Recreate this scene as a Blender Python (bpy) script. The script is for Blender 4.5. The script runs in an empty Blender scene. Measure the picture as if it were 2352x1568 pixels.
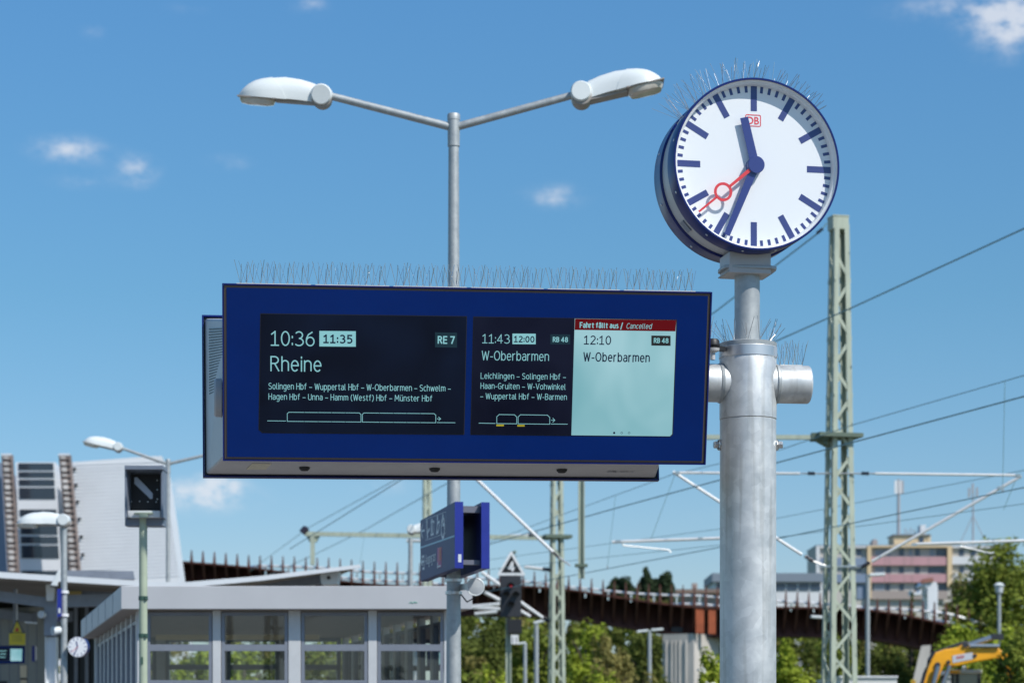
import bpy, math, random
from mathutils import Vector, Matrix, Euler
R = math.radians
V = Vector
scene = bpy.context.scene
COL = scene.collection
rnd = random.Random(7)

# ------------------------------------------------------------ camera, sky, sun, exposure
F, CX, HY, CAMZ = 5553.0, 1176.0, 1700.0, 1.6      # focal length / horizon measured on a 2352 px wide view
cam_d = bpy.data.cameras.new("camera")
cam = bpy.data.objects.new("camera", cam_d); COL.objects.link(cam)
cam.location = (0, 0, CAMZ); cam.rotation_euler = (R(90), 0, 0)
cam_d.sensor_width = 36; cam_d.lens = 36 * F / 2352
cam_d.shift_y = (HY - 784) / 2352
cam_d.clip_start = 0.1; cam_d.clip_end = 9000
cam_d.dof.use_dof = True; cam_d.dof.focus_distance = 11.2; cam_d.dof.aperture_fstop = 4.8
scene.camera = cam

SUN_EL, SUN_AZ = 47.0, 49.0                        # azimuth measured from straight behind the camera towards +X
sd = V((math.sin(R(SUN_AZ)) * math.cos(R(SUN_EL)), -math.cos(R(SUN_AZ)) * math.cos(R(SUN_EL)), math.sin(R(SUN_EL))))
sl = bpy.data.lights.new("sun", 'SUN'); sl.energy = 4.6; sl.angle = R(0.53); sl.color = (1.0, 0.955, 0.90)
so = bpy.data.objects.new("sun", sl); COL.objects.link(so)
so.rotation_euler = sd.to_track_quat('Z', 'Y').to_euler()

def px_dir(px, py):
    return V(((px - CX) / F, 1.0, (HY - py) / F)).normalized()

world = bpy.data.worlds.new("World"); scene.world = world; world.use_nodes = True
def build_sky():
    nt = world.node_tree; n = nt.nodes; l = nt.links; n.clear()
    out = n.new('ShaderNodeOutputWorld'); bg = n.new('ShaderNodeBackground')
    sky = n.new('ShaderNodeTexSky'); sky.sky_type = 'NISHITA'; sky.sun_disc = False
    sky.sun_elevation = R(SUN_EL); sky.sun_rotation = math.atan2(sd.x, sd.y)
    sky.altitude = 0; sky.air_density = 1.0; sky.dust_density = 0.25; sky.ozone_density = 4.5
    bg.inputs['Strength'].default_value = 0.10
    hs = n.new('ShaderNodeHueSaturation'); hs.inputs['Saturation'].default_value = 1.0; hs.inputs['Value'].default_value = 1.0
    tc = n.new('ShaderNodeTexCoord')
    sep = n.new('ShaderNodeSeparateXYZ'); l.new(tc.outputs['Generated'], sep.inputs[0])
    def m(op, a, b=None, c=None):
        k = n.new('ShaderNodeMath'); k.operation = op
        for i, x in enumerate((a, b, c)):
            if x is None: continue
            if isinstance(x, (int, float)): k.inputs[i].default_value = x
            else: l.new(x, k.inputs[i])
        return k.outputs[0]
    az = m('ARCTAN2', sep.outputs[0], sep.outputs[1])
    el = m('ARCSINE', sep.outputs[2])
    comb = n.new('ShaderNodeCombineXYZ'); l.new(az, comb.inputs[0]); l.new(el, comb.inputs[1])
    # the clear, dry summer air of the photograph: deeper azure with height above the horizon
    cr = n.new('ShaderNodeValToRGB'); e = cr.color_ramp.elements
    e[0].position = .05; e[0].color = (.91 / 1.4, .965 / 1.4, 1.07 / 1.4, 1); e[1].position = .30; e[1].color = (.73 / 1.4, 1.18 / 1.4, 1.34 / 1.4, 1)
    k = e.new(.18); k.color = (.71 / 1.4, 1.05 / 1.4, 1.11 / 1.4, 1)
    l.new(sep.outputs[2], cr.inputs[0])
    tint = n.new('ShaderNodeMixRGB'); tint.blend_type = 'MULTIPLY'; tint.inputs[0].default_value = 1.
    l.new(sky.outputs[0], tint.inputs[1]); l.new(cr.outputs[0], tint.inputs[2]); l.new(tint.outputs[0], hs.inputs['Color'])
    hs.inputs['Value'].default_value = 1.4
    # every cloud: centre, half extents (in view pixels, turned into angles), density
    clouds = [(160, 344, 84, 32, .85), (318, 392, 46, 32, .85), (525, 374, 60, 22, .32), (190, 418, 90, 20, .30),
              (1272, 452, 70, 27, .70), (455, 1136, 130, 38, 1.0), (505, 1118, 50, 32, 1.1), (880, 1116, 75, 26, .35),
              (2298, 42, 82, 54, 1.25), (2165, 18, 130, 30, .5), (2348, 50, 60, 50, .8), (715, 14, 45, 26, .5), (215, 72, 34, 20, .3),
              (430, 20, 60, 16, .22), (2310, 130, 70, 30, .25), (1960, 1000, 90, 22, .2), (1660, 1180, 110, 20, .2), (-900, 300, 300, 80, 1), (3300, 500, 420, 90, 1)]
    noise = n.new('ShaderNodeTexNoise'); noise.inputs['Scale'].default_value = 78; noise.inputs['Detail'].default_value = 6
    noise.inputs['Roughness'].default_value = 0.6
    mp = n.new('ShaderNodeMapping'); mp.inputs['Scale'].default_value = (1, 1.6, 1)
    l.new(comb.outputs[0], mp.inputs[0]); l.new(mp.outputs[0], noise.inputs['Vector'])
    total = None
    for (x, y, hx, hy, dens) in clouds:
        d = px_dir(x, y); caz, cel = math.atan2(d.x, d.y), math.asin(d.z)
        a = m('DIVIDE', m('SUBTRACT', az, caz), hx / F)
        b = m('DIVIDE', m('SUBTRACT', el, cel), hy / F)
        r2 = m('ADD', m('MULTIPLY', a, a), m('MULTIPLY', b, b))
        g = m('MULTIPLY', m('EXPONENT', m('MULTIPLY', r2, -1.1)), dens)
        total = g if total is None else m('ADD', total, g)
    # cloud fields in the rest of the sky (behind the camera), only away from the view
    noise2 = n.new('ShaderNodeTexNoise'); noise2.inputs['Scale'].default_value = 3.2; noise2.inputs['Detail'].default_value = 6
    l.new(tc.outputs['Generated'], noise2.inputs['Vector'])
    back = m('MULTIPLY', m('MULTIPLY', m('SUBTRACT', noise2.outputs[0], 0.5), 5.0), m('GREATER_THAN', 0.0, sep.outputs[1]))
    total = m('ADD', total, m('MAXIMUM', back, 0.0))
    nz = m('MAXIMUM', m('ADD', m('MULTIPLY', m('SUBTRACT', noise.outputs[0], 0.5), 3.2), 0.72), 0.0)
    dn = m('MULTIPLY', total, nz)
    mr = n.new('ShaderNodeMapRange'); mr.interpolation_type = 'SMOOTHSTEP'
    mr.inputs['From Min'].default_value = 0.02; mr.inputs['From Max'].default_value = 1.25
    l.new(dn, mr.inputs['Value'])
    mix = n.new('ShaderNodeMixRGB'); mix.inputs['Color2'].default_value = (8.0, 8.3, 8.9, 1)
    l.new(m('MULTIPLY', mr.outputs[0], 0.74), mix.inputs['Fac']); l.new(hs.outputs[0], mix.inputs['Color1'])
    l.new(mix.outputs[0], bg.inputs['Color']); l.new(bg.outputs[0], out.inputs[0])
build_sky()
scene.view_settings.view_transform = 'Standard'; scene.view_settings.look = 'None'
scene.view_settings.exposure = 0.0; scene.view_settings.gamma = 1.0
scene.cycles.max_bounces = 8; scene.cycles.transparent_max_bounces = 16

# ------------------------------------------------------------ materials
def srgb(r, g, b):
    f = lambda c: (c / 255 / 12.92) if c / 255 <= .04045 else ((c / 255 + .055) / 1.055) ** 2.4
    return (f(r), f(g), f(b))
MATS = {}
def mat(name, col, rough=.5, metal=0., var=.0, scale=8., stretch=(1, 1, 1), bump=0., col2=None, coat=0., spec=.5, emit=None, emit_s=1., rvar=0.):
    if name in MATS: return MATS[name]
    m = bpy.data.materials.new(name); m.use_nodes = True; MATS[name] = m
    nt = m.node_tree; b = nt.nodes['Principled BSDF']
    b.inputs['Roughness'].default_value = rough; b.inputs['Metallic'].default_value = metal
    b.inputs['Specular IOR Level'].default_value = spec; b.inputs['Coat Weight'].default_value = coat; b.inputs['Coat Roughness'].default_value = .05
    c = (*col, 1)
    if emit:
        b.inputs['Emission Color'].default_value = (*emit, 1); b.inputs['Emission Strength'].default_value = emit_s
    if var or col2 or bump or rvar:
        tc = nt.nodes.new('ShaderNodeTexCoord'); mp = nt.nodes.new('ShaderNodeMapping'); mp.inputs['Scale'].default_value = stretch
        nz = nt.nodes.new('ShaderNodeTexNoise'); nz.inputs['Scale'].default_value = scale; nz.inputs['Detail'].default_value = 6; nz.inputs['Roughness'].default_value = .6
        nt.links.new(tc.outputs['Object'], mp.inputs[0]); nt.links.new(mp.outputs[0], nz.inputs['Vector'])
        cr = nt.nodes.new('ShaderNodeValToRGB')
        c2 = col2 or tuple(x * (1 - var) for x in col); c1 = col if col2 else tuple(min(1, x * (1 + var)) for x in col)
        cr.color_ramp.elements[0].position = .35; cr.color_ramp.elements[1].position = .65
        cr.color_ramp.elements[0].color = (*c2, 1); cr.color_ramp.elements[1].color = (*c1, 1)
        nt.links.new(nz.outputs[0], cr.inputs[0]); nt.links.new(cr.outputs[0], b.inputs['Base Color'])
        if bump:
            bp = nt.nodes.new('ShaderNodeBump'); bp.inputs['Strength'].default_value = bump; bp.inputs['Distance'].default_value = .01
            nt.links.new(nz.outputs[0], bp.inputs['Height']); nt.links.new(bp.outputs[0], b.inputs['Normal'])
        if rvar:
            mr = nt.nodes.new('ShaderNodeMapRange'); mr.inputs['To Min'].default_value = rough - rvar; mr.inputs['To Max'].default_value = rough + rvar
            mr.inputs['From Min'].default_value = .3; mr.inputs['From Max'].default_value = .7
            nt.links.new(nz.outputs[0], mr.inputs['Value']); nt.links.new(mr.outputs[0], b.inputs['Roughness'])
    else:
        b.inputs['Base Color'].default_value = c
    return m

def galv_mat(name, a, b_, scale, rough=.42, metal=.75, streak=True):
    """zinc coated steel: spangle patches, vertical rain streaks, dull and bright zones"""
    m = bpy.data.materials.new(name); m.use_nodes = True; MATS[name] = m
    nt = m.node_tree; b = nt.nodes['Principled BSDF']; N = nt.nodes.new; L = nt.links.new
    tc = N('ShaderNodeTexCoord')
    n1 = N('ShaderNodeTexNoise'); n1.inputs['Scale'].default_value = scale; n1.inputs['Detail'].default_value = 8; n1.inputs['Roughness'].default_value = .65
    L(tc.outputs['Object'], n1.inputs['Vector'])
    vo = N('ShaderNodeTexVoronoi'); vo.inputs['Scale'].default_value = scale * 3.2; L(tc.outputs['Object'], vo.inputs['Vector'])
    mp = N('ShaderNodeMapping'); mp.inputs['Scale'].default_value = (22, 22, 1.1); L(tc.outputs['Object'], mp.inputs[0])
    n2 = N('ShaderNodeTexNoise'); n2.inputs['Scale'].default_value = 1.3; n2.inputs['Detail'].default_value = 5; L(mp.outputs[0], n2.inputs['Vector'])
    cr = N('ShaderNodeValToRGB'); cr.color_ramp.elements[0].position = .38; cr.color_ramp.elements[1].position = .86
    cr.color_ramp.elements[0].color = (*a, 1); cr.color_ramp.elements[1].color = (*b_, 1)
    add = N('ShaderNodeMath'); add.operation = 'MULTIPLY_ADD'; L(vo.outputs['Color'], add.inputs[0]); add.inputs[1].default_value = .23; L(n1.outputs[0], add.inputs[2])
    L(add.outputs[0], cr.inputs[0])
    mx = N('ShaderNodeMixRGB'); mx.blend_type = 'MULTIPLY'; L(cr.outputs[0], mx.inputs[1])
    cr2 = N('ShaderNodeValToRGB'); cr2.color_ramp.elements[0].position = .34; cr2.color_ramp.elements[1].position = .46
    cr2.color_ramp.elements[0].color = (.80, .79, .77, 1); cr2.color_ramp.elements[1].color = (1, 1, 1, 1)
    L(n2.outputs[0], cr2.inputs[0]); L(cr2.outputs[0], mx.inputs[2]); mx.inputs[0].default_value = .75 if streak else 0.
    L(mx.outputs[0], b.inputs['Base Color']); b.inputs['Metallic'].default_value = metal
    mr = N('ShaderNodeMapRange'); mr.inputs['From Min'].default_value = .3; mr.inputs['From Max'].default_value = .7
    mr.inputs['To Min'].default_value = rough - .1; mr.inputs['To Max'].default_value = rough + .14; L(n1.outputs[0], mr.inputs['Value']); L(mr.outputs[0], b.inputs['Roughness'])
    bp = N('ShaderNodeBump'); bp.inputs['Strength'].default_value = .12; bp.inputs['Distance'].default_value = .004
    L(n1.outputs[0], bp.inputs['Height']); L(bp.outputs[0], b.inputs['Normal'])
    return m

def glass_mat(name, tint=(.85, .9, .92), refl=.12, rough=.02):
    m = bpy.data.materials.new(name); m.use_nodes = True; MATS[name] = m
    nt = m.node_tree; nt.nodes.clear(); N = nt.nodes.new; L = nt.links.new
    o = N('ShaderNodeOutputMaterial'); t = N('ShaderNodeBsdfTransparent'); g = N('ShaderNodeBsdfGlossy'); x = N('ShaderNodeMixShader')
    t.inputs[0].default_value = (*tint, 1); g.inputs['Roughness'].default_value = rough
    fr = N('ShaderNodeFresnel'); fr.inputs[0].default_value = 1.5
    ad = N('ShaderNodeMath'); ad.operation = 'ADD'; ad.inputs[1].default_value = refl - .04; ad.use_clamp = True; L(fr.outputs[0], ad.inputs[0])
    L(ad.outputs[0], x.inputs[0]); L(t.outputs[0], x.inputs[1]); L(g.outputs[0], x.inputs[2]); L(x.outputs[0], o.inputs[0])
    return m

def leaf_mat(name, c1, c2, tr=.35):
    m = bpy.data.materials.new(name); m.use_nodes = True; MATS[name] = m
    nt = m.node_tree; nt.nodes.clear(); N = nt.nodes.new; L = nt.links.new
    o = N('ShaderNodeOutputMaterial'); d = N('ShaderNodeBsdfDiffuse'); t = N('ShaderNodeBsdfTranslucent'); x = N('ShaderNodeMixShader'); x.inputs[0].default_value = tr
    ge = N('ShaderNodeNewGeometry'); tc = N('ShaderNodeTexCoord')
    nz = N('ShaderNodeTexNoise'); nz.inputs['Scale'].default_value = .55; nz.inputs['Detail'].default_value = 3; L(tc.outputs['Object'], nz.inputs['Vector'])
    a = N('ShaderNodeMath'); a.operation = 'MULTIPLY_ADD'; L(ge.outputs['Random Per Island'], a.inputs[0]); a.inputs[1].default_value = .36
    s = N('ShaderNodeMath'); s.operation = 'MULTIPLY_ADD'; L(nz.outputs[0], s.inputs[0]); s.inputs[1].default_value = 1.6; s.inputs[2].default_value = -.50; L(s.outputs[0], a.inputs[2])
    cr = N('ShaderNodeValToRGB'); cr.color_ramp.elements[0].color = (*c1, 1); cr.color_ramp.elements[1].color = (*c2, 1)
    L(a.outputs[0], cr.inputs[0]); L(cr.outputs[0], d.inputs[0]); L(cr.outputs[0], t.inputs[0])
    L(d.outputs[0], x.inputs[1]); L(t.outputs[0], x.inputs[2]); L(x.outputs[0], o.inputs[0])
    return m

galv = galv_mat('galvanised_steel', (.48, .50, .50), (.72, .74, .73), 7, rough=.47, metal=.5)
galv2 = galv_mat('galvanised_lamp_steel', (.33, .355, .36), (.46, .49, .49), 11, rough=.52, metal=.4, streak=False)
steel = mat('stainless_band', (.70, .69, .68), .38, .9)
wire_m = mat('spike_wire', (.62, .62, .62), .22, 1.)
bolt_m = mat('bolt_zinc', (.6, .6, .58), .28, .9)
clear_strip = mat('spike_strip_plastic', (.6, .6, .56), .35)
sign_blue = mat('sign_blue', (.0006, .0185, .128), .16, spec=.16, var=.06, scale=3, rvar=.03)
rim_blue = mat('rim_blue', (.006, .016, .13), .28, spec=.35)
bezel_m = mat('sign_bezel', (.12, .10, .09), .4, .6)
house_grey = mat('housing_grey', (.475, .47, .465), .42, var=.06, scale=5)
dark_m = mat('dark_plastic', (.018, .018, .02), .5)
black_m = mat('matt_black', (.006, .006, .007), .6)
white_p = mat('white_paint', (.78, .79, .79), .35, var=.03, scale=4)
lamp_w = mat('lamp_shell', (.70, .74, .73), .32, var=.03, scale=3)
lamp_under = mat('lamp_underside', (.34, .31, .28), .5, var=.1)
lamp_glass = mat('lamp_bowl', (.60, .56, .48), .12, coat=.6, var=.2, scale=9)
dial_w = mat('dial_white', (.88, .89, .90), .5)
mark_b = mat('dial_mark_blue', (.022, .035, .19), .5)
hand_b = mat('hand_blue', (.022, .034, .20), .4)
hand_r = mat('hand_red', (.78, .035, .035), .4)
logo_r = mat('logo_red', (.80, .05, .06), .5)
clock_glass = glass_mat('clock_glass', (.97, .98, .98), .045, .01)
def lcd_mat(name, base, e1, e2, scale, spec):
    """backlit panel with the soft reflections on its glass painted into the glow as noise"""
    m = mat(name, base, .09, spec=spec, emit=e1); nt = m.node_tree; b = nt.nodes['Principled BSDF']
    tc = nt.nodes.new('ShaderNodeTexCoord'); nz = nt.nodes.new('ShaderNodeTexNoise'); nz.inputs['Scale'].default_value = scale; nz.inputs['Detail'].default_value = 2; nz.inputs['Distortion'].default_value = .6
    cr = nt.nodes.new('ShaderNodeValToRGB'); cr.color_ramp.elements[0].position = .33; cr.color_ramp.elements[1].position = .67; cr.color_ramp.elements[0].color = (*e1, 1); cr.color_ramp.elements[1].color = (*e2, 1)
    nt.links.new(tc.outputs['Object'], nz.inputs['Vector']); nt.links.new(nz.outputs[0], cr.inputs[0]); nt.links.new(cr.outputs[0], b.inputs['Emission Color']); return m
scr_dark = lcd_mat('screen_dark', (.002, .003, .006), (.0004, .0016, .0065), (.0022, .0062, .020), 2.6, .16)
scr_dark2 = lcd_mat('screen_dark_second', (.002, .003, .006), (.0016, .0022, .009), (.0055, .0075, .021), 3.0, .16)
scr_light = lcd_mat('screen_light', (.01, .015, .015), (.185, .42, .475), (.33, .57, .63), 2.2, .2)  # uneven glow stands in for light mirrored on the glass
scr_text = mat('screen_text', (.01, .015, .015), .12, spec=.1, emit=(.235, .53, .58), emit_s=1.)
scr_ink = mat('screen_ink', (.004, .006, .012), .12, spec=.1, emit=(.004, .008, .03), emit_s=1.)
scr_tag = mat('screen_tag', (.003, .006, .008), .1, spec=.1, emit=(.010, .028, .042), emit_s=1.)
scr_red = mat('screen_red', (.01, .002, .002), .12, spec=.1, emit=(.105, .003, .006), emit_s=1.)
scr_yel = mat('screen_yellow', (.01, .01, .002), .12, spec=.1, emit=(.38, .33, .03), emit_s=1.)
way_face = mat('wayfinding_face', (.018, .030, .125), .45, spec=.2, var=.08)
way_edge = mat('wayfinding_edge', (.018, .030, .26), .3, var=.05)
way_white = mat('wayfinding_white', (.62, .66, .70), .4)
way_line = mat('wayfinding_line', (.20, .42, .55), .4)
poster_pink = mat('poster_pink', (.45, .08, .22), .5)
poster_org = mat('poster_orange', (.70, .30, .05), .5)
mast_g = mat('mast_green', (.40, .445, .35), .55, var=.12, scale=3, stretch=(3, 3, .6))
mast_dk = mat('mast_plate_green', (.11, .15, .11), .55, var=.15, scale=3)
post_g = mat('post_green', (.37, .43, .32), .5, var=.08, scale=4)
clamp_g = mat('clamp_green', (.045, .10, .075), .5)
tube_w = mat('arm_tube_alu', (.74, .74, .72), .35, .3, var=.05)
insul = mat('insulator_brown', (.035, .03, .045), .25)
cable_m = mat('wire_copper', (.21, .35, .36), .5, .3)
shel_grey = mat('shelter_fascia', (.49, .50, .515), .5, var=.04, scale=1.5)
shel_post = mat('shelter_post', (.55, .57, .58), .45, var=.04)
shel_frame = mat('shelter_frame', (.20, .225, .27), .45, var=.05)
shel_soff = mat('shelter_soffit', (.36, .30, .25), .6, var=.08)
pane_m = glass_mat('shelter_glass', (.90, .93, .91), .075, .012)
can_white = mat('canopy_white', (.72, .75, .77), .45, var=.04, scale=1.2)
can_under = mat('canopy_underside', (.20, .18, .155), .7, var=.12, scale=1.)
can_beam = mat('canopy_beam', (.22, .25, .30), .5, var=.08)
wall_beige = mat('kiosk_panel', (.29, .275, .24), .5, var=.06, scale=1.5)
yellow_m = mat('warning_yellow', (.62, .50, .03), .5, var=.05)
red_m = mat('warning_red', (.5, .05, .03), .5)
tower_w = mat('tower_cladding', (.74, .76, .78), .5, var=.04, scale=.6)
tower_seam = mat('tower_seam', (.67, .69, .72), .6)
tower_win = mat('tower_window', (.035, .045, .06), .12, coat=.5)
fin_brown = mat('tower_fin', (.22, .17, .15), .6, var=.25, scale=1.2)
fin_slat = mat('tower_fin_slat', (.62, .58, .55), .6, var=.15, scale=1.)
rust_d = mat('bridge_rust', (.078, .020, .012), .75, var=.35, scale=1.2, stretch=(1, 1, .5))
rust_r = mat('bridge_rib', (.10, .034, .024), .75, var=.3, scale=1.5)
rust_lit = mat('bridge_rust_sunlit', (.36, .085, .03), .7, var=.25, scale=1.)  # brighter copy of the bridge rust, sunlight put into its colour
rail_m = mat('rail_stainless', (.88, .87, .85), .25, .35)
conc = mat('concrete', (.50, .47, .43), .8, var=.12, scale=.8, stretch=(1, 1, .4), bump=.2)
exc_y = mat('excavator_yellow', (.90, .40, .012), .4, var=.1, scale=2)
exc_d = mat('excavator_dark', (.03, .033, .04), .5, var=.2)
exc_c = mat('cylinder_steel', (.32, .36, .40), .3, .7)
cab_gl = mat('cab_glass', (.10, .16, .15), .06, coat=.8)
bld_cream = mat('building_cream', (.52, .49, .44), .7, var=.05, scale=.3)
bld_yel = mat('building_yellow', (.70, .53, .32), .7, var=.04, scale=.3)
bld_pink = mat('building_pink', (.50, .28, .30), .7, var=.05, scale=.4)
bld_white = mat('building_white', (.68, .69, .70), .7, var=.04, scale=.3)
bld_blue = mat('building_bluegrey', (.20, .26, .36), .6, var=.08, scale=.3)
bld_win = mat('building_window', (.045, .07, .11), .15, coat=.4)
bld_win2 = mat('building_window_pale', (.24, .28, .33), .2, coat=.3)
bld_brown = mat('building_brown', (.36, .30, .27), .7, var=.05)
roof_grey = mat('hall_roof', (.20, .24, .29), .6, var=.05)
ant_m = mat('antenna_grey', (.36, .36, .38), .5)
bark = mat('bark', (.10, .075, .05), .9, var=.3, scale=3)
grass_m = mat('ground_grass', (.06, .085, .03), .9, var=.35, scale=.5)
pave_m = mat('platform_paving', (.22, .21, .20), .85, var=.12, scale=6)
ballast_m = mat('track_ballast', (.17, .15, .13), .95, var=.4, scale=30, bump=.8)
leafA = leaf_mat('leaf_mid', (0.07, 0.105, 0.02), (0.36, 0.41, 0.08))
leafB = leaf_mat('leaf_bright', (0.13, 0.2, 0.022), (0.5, 0.56, 0.08))
leafC = leaf_mat('leaf_dark', (0.036, 0.058, 0.016), (0.21, 0.235, 0.06))
leafD = leaf_mat('leaf_olive', (0.11, 0.108, 0.034), (0.42, 0.37, 0.13))
leafE = leaf_mat('needle_dark', (.022, .042, .024), (.09, .12, .06))
blossom = mat('blossom', (.70, .68, .60), .7)

# ------------------------------------------------------------ mesh helpers
class MB:
    def __init__(s, *mats):
        s.v, s.f, s.mi, s.sm = [], [], [], []; s.mats = list(mats); s.cur = 0; s.mx = None
    def use(s, m):
        if m not in s.mats: s.mats.append(m)
        s.cur = s.mats.index(m); return s
    def add(s, vs, fs, smooth=False):
        o = len(s.v)
        s.v += [(s.mx @ V(p)) if s.mx else V(p) for p in vs]
        for f in fs: s.f.append([i + o for i in f]); s.mi.append(s.cur); s.sm.append(smooth)
        return s
    def box(s, c, d, rot=None):
        c = V(c); h = V(d) / 2; vs = []
        for x in (-1, 1):
            for y in (-1, 1):
                for z in (-1, 1):
                    p = V((x * h.x, y * h.y, z * h.z)); vs.append(c + (rot @ p if rot else p))
        return s.add(vs, [(0, 1, 3, 2), (4, 6, 7, 5), (0, 4, 5, 1), (2, 3, 7, 6), (0, 2, 6, 4), (1, 5, 7, 3)])
    def bar(s, a, b, w, h, up=(0, 0, 1)):
        a, b = V(a), V(b); d = (b - a).normalized(); u = V(up)
        if abs(d.dot(u)) > .98: u = V((0, 1, 0)) if abs(d.y) < .9 else V((1, 0, 0))
        x = d.cross(u).normalized(); z = x.cross(d).normalized(); vs = []
        for p in (a, b):
            for i, j in ((-1, -1), (1, -1), (1, 1), (-1, 1)): vs.append(p + x * w / 2 * i + z * h / 2 * j)
        return s.add(vs, [(3, 2, 1, 0), (4, 5, 6, 7), (0, 1, 5, 4), (1, 2, 6, 5), (2, 3, 7, 6), (3, 0, 4, 7)])
    def tube(s, a, b, r, r2=None, n=14, caps=True):
        return s.path([a, b], [r, r if r2 is None else r2], n, caps)
    def path(s, pts, r, n=10, caps=True):
        pts = [V(p) for p in pts]; rs = r if isinstance(r, (list, tuple)) else [r] * len(pts); vs = []; fs = []
        for i, p in enumerate(pts):
            d = (pts[min(i + 1, len(pts) - 1)] - pts[max(i - 1, 0)]).normalized()
            u = V((0, 0, 1)) if abs(d.z) < .95 else V((1, 0, 0))
            x = d.cross(u).normalized(); y = x.cross(d).normalized()
            for k in range(n):
                t = 2 * math.pi * k / n; vs.append(p + (x * math.cos(t) + y * math.sin(t)) * rs[i])
        for i in range(len(pts) - 1):
            for k in range(n):
                k2 = (k + 1) % n; fs.append((i * n + k, i * n + k2, (i + 1) * n + k2, (i + 1) * n + k))
        s.add(vs, fs, True)
        if caps:
            m = len(pts) - 1; s.add(vs[:n], [tuple(range(n))[::-1]]); s.add(vs[m * n:], [tuple(range(n))])
        return s
    def lathe(s, prof, o=(0, 0, 0), ax=(0, 0, 1), n=32, a0=0., a1=2 * math.pi, smooth=True):
        """prof: (radius, distance along the axis)"""
        o, ax = V(o), V(ax).normalized(); u = V((0, 0, 1)) if abs(ax.z) < .9 else V((1, 0, 0))
        x = ax.cross(u).normalized(); y = x.cross(ax).normalized(); full = abs(a1 - a0) > 6.28; k = n if full else n + 1; vs = []; fs = []
        for r, t in prof:
            for i in range(k):
                a = a0 + (a1 - a0) * i / n; vs.append(o + ax * t + (x * math.cos(a) + y * math.sin(a)) * r)
        for j in range(len(prof) - 1):
            for i in range(n):
                i2 = (i + 1) % k; fs.append((j * k + i, j * k + i2, (j + 1) * k + i2, (j + 1) * k + i))
        return s.add(vs, fs, smooth)
    def disc(s, o, ax, r, n=40):
        o, ax = V(o), V(ax).normalized(); u = V((0, 0, 1)) if abs(ax.z) < .9 else V((1, 0, 0))
        x = ax.cross(u).normalized(); y = x.cross(ax).normalized()
        return s.add([o + (x * math.cos(2 * math.pi * i / n) + y * math.sin(2 * math.pi * i / n)) * r for i in range(n)], [tuple(range(n))])
    def prism(s, poly, vec):
        poly = [V(p) for p in poly]; vec = V(vec); n = len(poly)
        return s.add(poly + [p + vec for p in poly], [tuple(range(n))[::-1], tuple(range(n, 2 * n))] + [(i, (i + 1) % n, n + (i + 1) % n, n + i) for i in range(n)])
    def hexa(s, a, b):
        """two matching quads a (front) and b (back)"""
        return s.add([V(p) for p in a] + [V(p) for p in b], [(0, 1, 2, 3), (7, 6, 5, 4), (0, 4, 5, 1), (1, 5, 6, 2), (2, 6, 7, 3), (3, 7, 4, 0)])
    def loft(s, rings, caps=True, smooth=True):
        n = len(rings[0]); vs = [p for r in rings for p in r]; fs = []
        for j in range(len(rings) - 1):
            for i in range(n): fs.append((j * n + i, j * n + (i + 1) % n, (j + 1) * n + (i + 1) % n, (j + 1) * n + i))
        s.add(vs, fs, smooth)
        if caps: s.add(rings[0], [tuple(range(n))[::-1]]); s.add(rings[-1], [tuple(range(n))])
        return s
    def build(s, name, parent=None, local=False, bevel=0., sharp=32, shift=None):
        me = bpy.data.meshes.new(name)
        inv = None if (local or parent is None) else WM[parent].inverted()
        me.from_pydata([tuple(inv @ p) if inv else tuple(p) for p in s.v], [], s.f)
        for m in s.mats: me.materials.append(m)
        me.polygons.foreach_set('material_index', s.mi); me.polygons.foreach_set('use_smooth', s.sm)
        me.update(); me.validate()
        if any(s.sm): me.set_sharp_from_angle(angle=R(sharp))
        o = bpy.data.objects.new(name, me); COL.objects.link(o)
        if parent: o.parent = parent; WM[o] = WM[parent].copy()
        else: WM[o] = Matrix.Identity(4)
        if bevel:
            b = o.modifiers.new('bevel', 'BEVEL'); b.width = bevel; b.segments = 2; b.limit_method = 'ANGLE'; b.angle_limit = R(40)
        return o
WM = {}
def tag(o, label=None, cat=None, group=None, kind=None):
    if label: o['label'] = label
    if cat: o['category'] = cat
    if group: o['group'] = group
    if kind: o['kind'] = kind
    return o
def thing(name, loc, label, cat, rz=0., group=None):
    o = bpy.data.objects.new(name, None); COL.objects.link(o); o.empty_display_size = .2
    o.location = loc; o.rotation_euler = (0, 0, rz)
    WM[o] = Matrix.Translation(V(loc)) @ Matrix.Rotation(rz, 4, 'Z')
    return tag(o, label, cat, group)
def structure(mb, name): return tag(mb.build(name), kind='structure')
def at(px, py, Y): return V(((px - CX) / F * Y, Y, CAMZ + (HY - py) / F * Y))
def mpp(Y): return Y / F                                   # metres per view pixel at distance Y
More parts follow.
